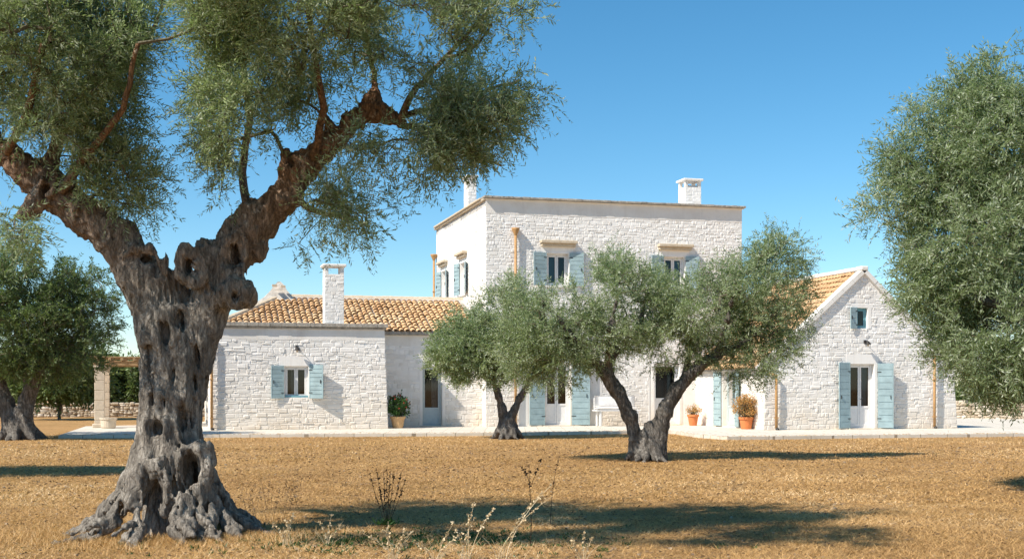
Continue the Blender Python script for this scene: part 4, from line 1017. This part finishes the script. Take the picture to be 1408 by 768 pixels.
bgtree('dark tree beyond the field wall at the far right edge',1405,78,505,44,17,M_LEAF3,350,564)

# ------------------------------------------------------------ field walls
m=NM('dry_field_stone',.9,.2); a=m.attr()
c=m.ramp(a,[(0,(.30,.23,.15)),(.4,(.46,.38,.28)),(.8,(.58,.50,.40)),(1,(.66,.60,.52))]); m.col(m.mix(m.ramp(m.noise(9,6,.7),[(.5,(0,0,0)),(.75,(.6,.6,.6))]),c,(.26,.20,.14))); m.bump(m.noise(25,6,.7),.8,.02); M_FSTONE=m.m
def fieldwall(x0,y0,x1,y1,h,label):
    L=math.hypot(x1-x0,y1-y0); an=math.atan2(y1-y0,x1-x0); o=empty('field_wall',(x0,y0,0),label,'stone wall','dry stone field walls',an); mb=MB()
    mb.box((0,.04,0),(L,.5,h-.05),.1)
    F=lambda u,v,d:(u,-d+.03,v); stones(mb,F,0,L,0,h,course=(.10,.2),width=(.16,.42),relief=(.05,.1),rub=.3,wob=.06,gap=.004)
    mb2=MB(); x=0
    while x<L:
        s=random.uniform(.2,.45); mb2.box((x,-.03+random.uniform(-.03,.03),h-.06),(x+s,.52,h+random.uniform(.03,.14)),None,0,bev=.04); x+=s+.01
    mb.build('wall',M_FSTONE,o,smooth=True); mb2.build('capstones',M_FSTONE,o)
p=pt(-80,574,gy(574)); q=pt(330,574,gy(572)); fieldwall(p[0],p[1],q[0],q[1],.66,'low dry stone wall across the field on the left, behind the pergola')
p=pt(1305,578,gy(577)); q=pt(1520,578,gy(580)); fieldwall(p[0],p[1],q[0],q[1],.78,'low dry stone wall right of the gabled wing')

# ------------------------------------------------------------ pergola
pc=pt(137,588,44.5)
root=empty('pergola',(pc[0],pc[1],TZ),'timber pergola on pale stone posts at the left end of the terrace','pergola',rz=THETA)
def post(x,y,h):
    mb=MB(); z=0
    while z<h-.02:
        s=min(random.uniform(.28,.4),h-z); j=random.uniform(-.006,.006); mb.box((x-.17+j,y-.17,z),(x+.17+j,y+.17,z+s-.006),None,0,bev=.015); z+=s
    mb.box((x-.21,y-.21,h),(x+.21,y+.21,h+.08),None,0,bev=.015)
    o=mb.build('post',M_COL,root)
    k=MB(); k.box((x-.24,y-.24,0),(x+.24,y+.24,.14),None,0,bev=.02); k.build('plinth',M_COL,o)
for x,y in ((0,0),(0,3.2)): post(x,y,2.15)
mb=MB(); mb.box((-.25,-.12,2.232),(3.6,.12,2.40),None,0,bev=.015); mb.build('beam',M_WOOD,root)
mb=MB(); mb.box((-.25,3.08,2.232),(3.6,3.32,2.40),None,0,bev=.015); mb.build('beam',M_WOOD,root)
for x in np.arange(-.1,3.6,.42):
    mb=MB(); mb.box((x,-.45,2.403),(x+.09,3.7,2.50),None,0,bev=.01); mb.build('rafter',M_WOOD,root)
mb=MB()
for y in np.arange(-.42,3.68,.06):
    mb.tube([(-.35,y,2.52+random.uniform(0,.02)),(1.6,y+random.uniform(-.01,.01),2.525),(3.55,y,2.52+random.uniform(0,.02))],.016,5)
mb.build('reed_cover',M_WOOD,root,label='thin reed matting laid over the rafters')
# urn beside the post
def potted(name,label,w,h,rt,rb,potm,leafm,crown_r,crown_h,leaf,n,flower=None,tilt=0,group='potted plants on the terrace'):
    o=empty(name,w,label,'potted plant',group)
    mb=MB(); mb.lathe([(.001,0),(rb,0),(rb*1.04,.02),(lerp(rb,rt,.8)*1.02,h*.80),(rt*1.10,h*.82),(rt*1.12,h*.98),(rt*1.06,h),(rt*.94,h*.99),(rt*.92,h*.9)],(0,0,0),24); mb.build('pot',potm,o,smooth=False)
    mb=MB(); mb.lathe([(rt*.93,h*.9),(.001,h*.92)],(0,0,0),20); mb.build('soil',M_SOIL,o)
    g=rng; m_=n//14; c=np.array([0,0,h+crown_h*.5]); d=unit(g.normal(size=(m_,3))); C=c+d*(g.random((m_,1))**.45)*np.array([crown_r,crown_r,crown_h*.55])
    C[:,2]=np.maximum(C[:,2],h*.92); mb=MB(); B_=np.repeat(np.array([[0,0,h*.9]]),m_,0)+g.normal(0,rt*.3,(m_,3))*np.array([1,1,0])
    mid=(B_+C)/2+g.normal(0,.02,(m_,3)); add_segs(mb,B_,mid,.006,.005,4,1); add_segs(mb,mid,C,.005,.003,4,1)
    P=np.repeat(C,14,0)+g.normal(0,.045,(m_*14,3)); D=unit(P-c+g.normal(0,.25,P.shape)+np.array([0,0,.1])); rr=g.random(len(P))
    add_leaves(mb,P,D,leaf*g.uniform(.6,1.2,len(P)),leaf*.28*np.ones(len(P)),rr,0); mb.build('plant',[leafm,M_TWIG],o)
    if flower:
        fb=MB(); k=flower[1]; dd=unit(g.normal(size=(k,3))+np.array([0,-.2,.4])); Pf=c+dd*np.array([crown_r,crown_r,crown_h*.55])*1.02
        for p in Pf:
            q=unit(g.normal(size=(6,3))); add_leaves(fb,np.repeat(p[None],6,0),q,.045*np.ones(6),.018*np.ones(6),g.random(6),0)
        fb.build('blossoms',flower[0],o)
    return o
a=col(545,RB-.75)
def onterr(px,b): return toworld(col(px,b),b,TZ)
potted('potted_shrub','green shrub with red blossoms in pale clay pot against the low wing',onterr(547,WB+.35),.42,.25,.18,M_TERRAP,M_GREEN,.42,.72,.09,1500,(M_RED,26))
potted('potted_flowers','small orange clay pot with sparse rusty flowers behind the olive trunk',onterr(953,-.9),.42,.21,.14,M_TERRA,M_RUST,.26,.34,.05,700)
potted('potted_flowers','big round rusty orange flower bush in clay pot by the gabled wing',onterr(1026,-4.9),.42,.24,.17,M_TERRA,M_RUST,.46,.72,.055,3600)
w_=pt(149,586,43.6); o=empty('stone_planter',(w_[0],w_[1],TZ),'round pale stone planter at the foot of the pergola post','planter')
mb=MB(); mb.lathe([(.001,0),(.22,0),(.25,.05),(.27,.30),(.30,.32),(.30,.38),(.25,.38),(.23,.30)],(0,0,0),20); mb.build('bowl',M_COL,o)
mb=MB(); mb.lathe([(.24,.33),(.001,.34)],(0,0,0),16); mb.build('soil',M_SOIL,o)
# bench
a0=col(823,-1.0); a1=col(872,-1.0); bw=a1-a0
bo=empty('garden_bench',toworld(a0,-.95,TZ),'white bench with thin legs against the wall behind the middle olive','bench',rz=THETA)
mb=MB()
for i in range(4): mb.box((-.06,.0+i*.13,.56),(bw+.3,.12+i*.13,.60),None,0,bev=.008)
mb.build('seat',M_WHITE,bo)
for (x,y) in ((.08,.03),(.08,.43),(bw+.14,.03),(bw+.14,.43)):
    mb=MB(); mb.box((x,y,0),(x+.07,y+.07,.557),None,0,bev=.008); mb.build('leg',M_WHITE,bo)
mb=MB()
for z in (.70,.82,.94): mb.box((0,.50,z),(bw+.25,.53,z+.09),None,0,bev=.008)
for x in (.02,bw+.18): mb.box((x,.532,.602),(x+.05,.57,1.05),None,0,bev=.006)
mb.build('backrest',M_WHITE,bo)
mb=MB()
def cushion(mb,x0,x1,y0,y1,z0,z1,n=8):
    V=[];Q=[]
    for s in (1,-1):
        b=len(V)
        for i in range(n+1):
            for j in range(n+1):
                u=i/n;v=j/n; e=(1-(2*u-1)**6)*(1-(2*v-1)**6); zc=(z0+z1)/2
                V.append((lerp(x0,x1,u),lerp(y0,y1,v),zc+s*(z1-z0)/2*(.25+.75*e)+random.uniform(-.004,.004)))
        for i in range(n):
            for j in range(n): Q.append((b+i*(n+1)+j,b+(i+1)*(n+1)+j,b+(i+1)*(n+1)+j+1,b+i*(n+1)+j+1))
    m1=(n+1)**2
    for i in range(n):
        for (p,q) in ((i,i+1),(n*(n+1)+i,n*(n+1)+i+1),(i*(n+1),(i+1)*(n+1)),(i*(n+1)+n,(i+1)*(n+1)+n)): Q.append((p,q,q+m1,p+m1))
    mb.add(V,Q,.5)
cushion(mb,.02,bw+.2,.03,.50,.0,.12)
cu=mb.build('seat_cushion',M_CUSH,None,smooth=True); cu.location=toworld(a0,-.95,TZ+.603); cu.rotation_euler=(0,0,THETA)
tag(cu,'long pale seat cushion lying on the white bench','cushion')
mb=MB(); cushion(mb,.0,bw+.2,-.06,.06,.0,.42)
V=mb.v[0].copy(); 
mb=MB(); tmp=MB(); cushion(tmp,.0,bw+.2,.0,.40,-.05,.05); V=tmp.v[0]; V2=np.stack([V[:,0],V[:,2]+.07,V[:,1]],1); mb.add(V2,tmp.f[0],.5)
cu=mb.build('back_cushion',M_CUSH,None,smooth=True); q=toworld(a0,-.95+.33,TZ+.735); cu.location=q; cu.rotation_euler=(0,0,THETA)
tag(cu,'long pale patterned back cushion standing against the bench back','cushion')

# ------------------------------------------------------------ grass
def ghz1(x,y): return ghz(x,y)
g=rng
def onfield(x,y):   # in front of the terrace edge
    fx=np.array([p[0] for p in front]); fy=np.array([p[1] for p in front]); return y<np.interp(x,fx,fy,left=60,right=fy[-1])+.05*vnoise(np.stack([x,y,0*x],-1),2.3,off=7.)+.01
def blades(n,y0,y1,pw,h,wd,lean,rr=(0,1)):
    t=g.random(n)**pw; y=y0+(y1-y0)*t; x=(g.random(n)*2-1)*(y*.46+.4)
    keep=vnoise(np.stack([x,y,0*x],-1),1.1,off=4.)+.9*vnoise(np.stack([x,y,0*x],-1),4.1,off=8.)+g.random(n)*.9>-.05
    keep&=onfield(x,y)
    x=x[keep];y=y[keep];n=len(x); z=ghz(x,y)
    hh=h*g.uniform(.4,1.25,n)*(1+.5*vnoise(np.stack([x,y,0*x],-1),.8,off=1.)); an=g.random(n)*2*np.pi; ln=hh*lean*g.uniform(.3,1.4,n)
    sd=g.random(n)*2*np.pi; ws=wd*g.uniform(.7,1.3,n)
    B=np.stack([x,y,z],-1); s=np.stack([np.cos(sd)*ws,np.sin(sd)*ws,0*ws],-1); tip=B+np.stack([np.cos(an)*ln,np.sin(an)*ln,hh],-1)
    V=np.stack([B-s,B+s,tip],1).reshape(-1,3); pc=vnoise(np.stack([x,y,0*x],-1),.45,off=6.)*.5+vnoise(np.stack([x,y,0*x],-1),1.7,off=3.)*.35
    return V,np.arange(3*n).reshape(-1,3),np.repeat(np.clip(g.uniform(*rr,n)*.75+.12+pc*.6,0,1),3)
mb=MB()
mb.add(*blades(190000,10.5,17,1.25,.027,.0032,2.2)); mb.add(*blades(120000,17,27,1.1,.030,.006,2.0)); mb.add(*blades(70000,26.5,41,1.0,.034,.010,1.8))
tag(mb.build('stubble_grass',M_STRAW),'short golden straw stubble covering the dry lawn','dry grass',kind='stuff')
mb=MB(); mb.add(*blades(11000,10.6,15,1.5,.065,.0028,1.8,(.3,1)))
# longer straw at the foot of the old tree and at the very front
n=26000; an=g.random(n)*2*np.pi; rd=.45+np.abs(g.normal(0,.5,n)); x=bz[0]+np.cos(an)*rd*1.3; y=YT+np.sin(an)*rd; z=ghz(x,y); hh=g.uniform(.02,.09,n); a2=g.random(n)*6.28
B=np.stack([x,y,z],-1); s=np.stack([np.cos(a2)*.003,np.sin(a2)*.003,0*a2],-1); tip=B+np.stack([np.sin(a2)*hh*1.6,np.cos(a2)*hh*1.6,hh],-1)
mb.add(np.stack([B-s,B+s,tip],1).reshape(-1,3),np.arange(3*n).reshape(-1,3),np.repeat(g.random(n),3))
tag(mb.build('long_straw',M_STRAW),'longer loose straw among the roots of the ancient olive and at the front','dry grass',kind='stuff')
# fallen leaves / litter in the shade
mb=MB(); n=9000; y=10.8+g.random(n)**1.2*22; x=(g.random(n)*2-1)*y*.45; P=np.stack([x,y,ghz(x,y)+.012],-1); D=unit(g.normal(size=(n,3))*np.array([1,1,.15]))
add_leaves(mb,P,D,.05*g.uniform(.6,1.5,n)*(y/14)**.5,.009*(y/14)**.5,g.random(n)*.6,0); tag(mb.build('leaf_litter',M_BROWNW),'small dark fallen leaves scattered over the straw','leaf litter',kind='stuff')
# pebbles and clods
mb=MB(); n=650; y=10.8+g.random(n)**1.3*26; x=(g.random(n)*2-1)*y*.45; k=onfield(x,y); x=x[k];y=y[k]
for X_,Y_ in zip(x,y):
    r_=random.uniform(.008,.026)*(Y_/14)**.5; z_=float(ghz(np.array([X_]),np.array([Y_]))[0]); q=unit(g.normal(size=(8,3)))*r_*g.uniform(.7,1.2,(8,1))
    cu=np.array([(-1,-1,-1),(1,-1,-1),(1,1,-1),(-1,1,-1),(-1,-1,1),(1,-1,1),(1,1,1),(-1,1,1)])*r_*.62+q*.35
    mb.add(cu*np.array([1,1,.7])+(X_,Y_,z_+r_*.3),[(0,3,2,1),(4,5,6,7),(0,1,5,4),(1,2,6,5),(2,3,7,6),(3,0,4,7)],g.random())
M_CLOD=simple('pale_limestone_chip',(.36,.27,.18),.9,.35,30,.6); tag(mb.build('pebbles',M_CLOD),'small limestone chips and clods strewn over the dry field','pebbles',kind='stuff')
# green sprouts in the shade
mb=MB(); n=520; cx=g.normal(-1.2,1.1,n); cy=g.normal(12.6,.5,n); k=g.integers(0,n,n*7); P=np.stack([cx[k],cy[k],0*cx[k]],-1)+g.normal(0,.02,(n*7,3))*np.array([1,1,0]); P[:,2]=ghz(P[:,0],P[:,1])+.004
add_leaves(mb,P,unit(g.normal(size=P.shape)*np.array([1,1,.4])+np.array([0,0,.8])),.045*g.uniform(.5,1.4,len(P)),.006*np.ones(len(P)),g.random(len(P)),0); tag(mb.build('green_sprouts',M_GREEN),'sparse small green sprouts in the shade of the ancient olive','ground cover',kind='stuff')
# straw blown onto the terrace
mb=MB(); n=1400; fx=np.array([p[0] for p in front]); fy=np.array([p[1] for p in front]); x=g.uniform(fx[0],fx[-1],n); y=np.interp(x,fx,fy)+np.abs(g.normal(0,.35,n)); P=np.stack([x,y,0*x+.106],-1)
add_leaves(mb,P,unit(g.normal(size=(n,3))*np.array([1,1,.08])),.09*g.uniform(.5,1.4,n),.006*np.ones(n),g.random(n),0); tag(mb.build('blown_straw',M_STRAW),'loose straw blown onto the edge of the terrace','straw',kind='stuff')
# a curved stalk with seeds
def stalk(mb,P,r_,seeds=0,ss=.012,spray=0,mat=0):
    P=np.array(P,float); n=len(P); mb.tube(P,np.linspace(r_,r_*.4,n),4,g.random(),mat,cap=False)
    for i in range(seeds):
        t=.35+.65*random.random(); k=t*(n-1); j=min(n-2,int(k)); p=P[j]+(P[j+1]-P[j])*(k-j)+g.normal(0,.006,3)
        q=unit(g.normal(size=(5,3))+np.array([0,0,.6])); add_leaves(mb,np.repeat(p[None],5,0),q,ss*g.uniform(.7,1.4,5),ss*.4*np.ones(5),g.random(5),mat)
def arc(b,d,L,bend,n=8):
    d=unit(np.array(d,float)); P=[np.array(b,float)]
    for i in range(n): d=unit(d+np.array([bend*d[0]*.3+bend*.1*np.sign(d[0]+1e-3),0,-abs(bend)*.22])); P.append(P[-1]+d*L/n)
    return P
# dark dry weed
w_=pt(532,722,gy(722)); o=empty('dry_weed',(w_[0],w_[1],0),'dark dried weed with upright seeded stems in front of the lawn shadow','weed','dark dried weeds on the lawn')
mb=MB()
for (dx,h,ds) in ((-.22,.60,0),(-.14,.66,.0),(-.04,.62,0),(.0,.68,.0),(.04,.62,0),(.09,.60,0),(.19,.62,0),(.24,.55,0),(-.09,.45,0)):
    P=[(dx*t**.8*1.0*.9,ds+.04*math.sin(dx*30)*t,h*t) for t in np.linspace(0,1,8)]; stalk(mb,P,.004,15,.017)
mb.build('stems',M_WEED,o)
mb=MB(); P=g.normal(0,.05,(90,3))*np.array([1,1,0])+np.array([0,0,.01]); add_leaves(mb,P,unit(g.normal(size=(90,3))*np.array([1,1,.4])+np.array([0,0,.9])),.10*g.uniform(.5,1.2,90),.012*np.ones(90),g.random(90),0); mb.build('leaves',M_GREEN,o)
w_=pt(729,752,gy(752)); o=empty('dry_weed',(w_[0],w_[1],0),'single thin dark weed stem with small branching top, right of the pale stalks','weed','dark dried weeds on the lawn')
mb=MB(); stalk(mb,[(.01*math.sin(t*5),0,.82*t) for t in np.linspace(0,1,8)],.005,6,.02); stalk(mb,[(0,0,.62),(-.04,0,.74),(-.08,0,.78)],.003,8,.02); stalk(mb,[(0,0,.60),(.06,0,.74),(.10,0,.86)],.003,8,.018); mb.build('stems',M_WEED,o)
w_=pt(757,722,gy(722)); o=empty('dry_weed',(w_[0],w_[1],0),'tall bare hair-thin weed stem, rightmost of the dark weeds','weed','dark dried weeds on the lawn')
mb=MB(); stalk(mb,[(.10*t*t,0,.80*t) for t in np.linspace(0,1,8)],.0035,8,.014); mb.build('stems',M_WEED,o)
# pale seeded stalks at the front
G_ST='pale dry grass stalks at the front of the lawn'
for (px,lab,tips) in ((540,'leftmost thin pale grass tuft at the front edge',[(-.12,.34),(.0,.42),(.1,.36),(-.3,.30),(.22,.30)]),
        (640,'upright pale seeded grass tuft at the front edge below the dark weed',[(.08,.62),(.0,.5),(.12,.45),(-.1,.35),(.22,.55)]),
        (690,'tall leaning pale grass tuft with loose seed heads at the front edge',[(.30,.62),(.42,.80),(.52,.70),(.2,.45)]),
        (600,'low arching pale grass tuft at the front edge',[(-.2,.22),(.15,.40),(.25,.30)]),
        (450,'sparse pale grass tuft in the shade of the ancient olive',[(-.1,.30),(.05,.36),(.12,.3),(.2,.25)]),
        (395,'pale grass tuft right beside the roots of the ancient olive',[(-.05,.34),(.06,.40),(.1,.3),(-.16,.28)]),
        (800,'short pale grass tuft at the front edge, rightmost of its kind',[(-.1,.22),(.08,.26),(.0,.3)])):
    w_=pt(px,770 if px>500 else 752,gy(772 if px>500 else 752)); o=empty('grass_tuft',(w_[0],w_[1],0),lab,'grass tuft',G_ST); mb=MB()
    for (dx,h) in tips:
        x0=random.uniform(-.05,.05); P=[(x0+dx*t**1.5,.02*math.sin(9*dx)*t,h*(t-.12*t*t)) for t in np.linspace(0,1,9)]; stalk(mb,P,.0034,9,.022)
    for i in range(10):
        dx=random.uniform(-.16,.16); h=random.uniform(.1,.24); stalk(mb,[(dx*.3+dx*t*t,random.uniform(-.01,.01),h*t) for t in np.linspace(0,1,5)],.0022)
    mb.build('stalks',M_STRAWP,o)
# brown bush stalks right of the roots
for i,(px,py,lab) in enumerate(((352,716,'brown twiggy weed patch behind the right side of the old roots'),(378,700,'smaller brown twiggy weed patch further back from the old roots'))):
    w_=pt(px,py,gy(py)); o=empty('twiggy_weed',(w_[0],w_[1],0),lab,'weed','brown twiggy weeds by the old roots'); mb=MB()
    for k in range(15-4*i):
        x0,y0=g.normal(0,.16,2); h=random.uniform(.18,.48); dx=random.uniform(-.10,.14); stalk(mb,[(x0+dx*t,y0,h*t) for t in np.linspace(0,1,6)],.0022,5,.012)
    mb.build('stems',M_BROWNW,o)
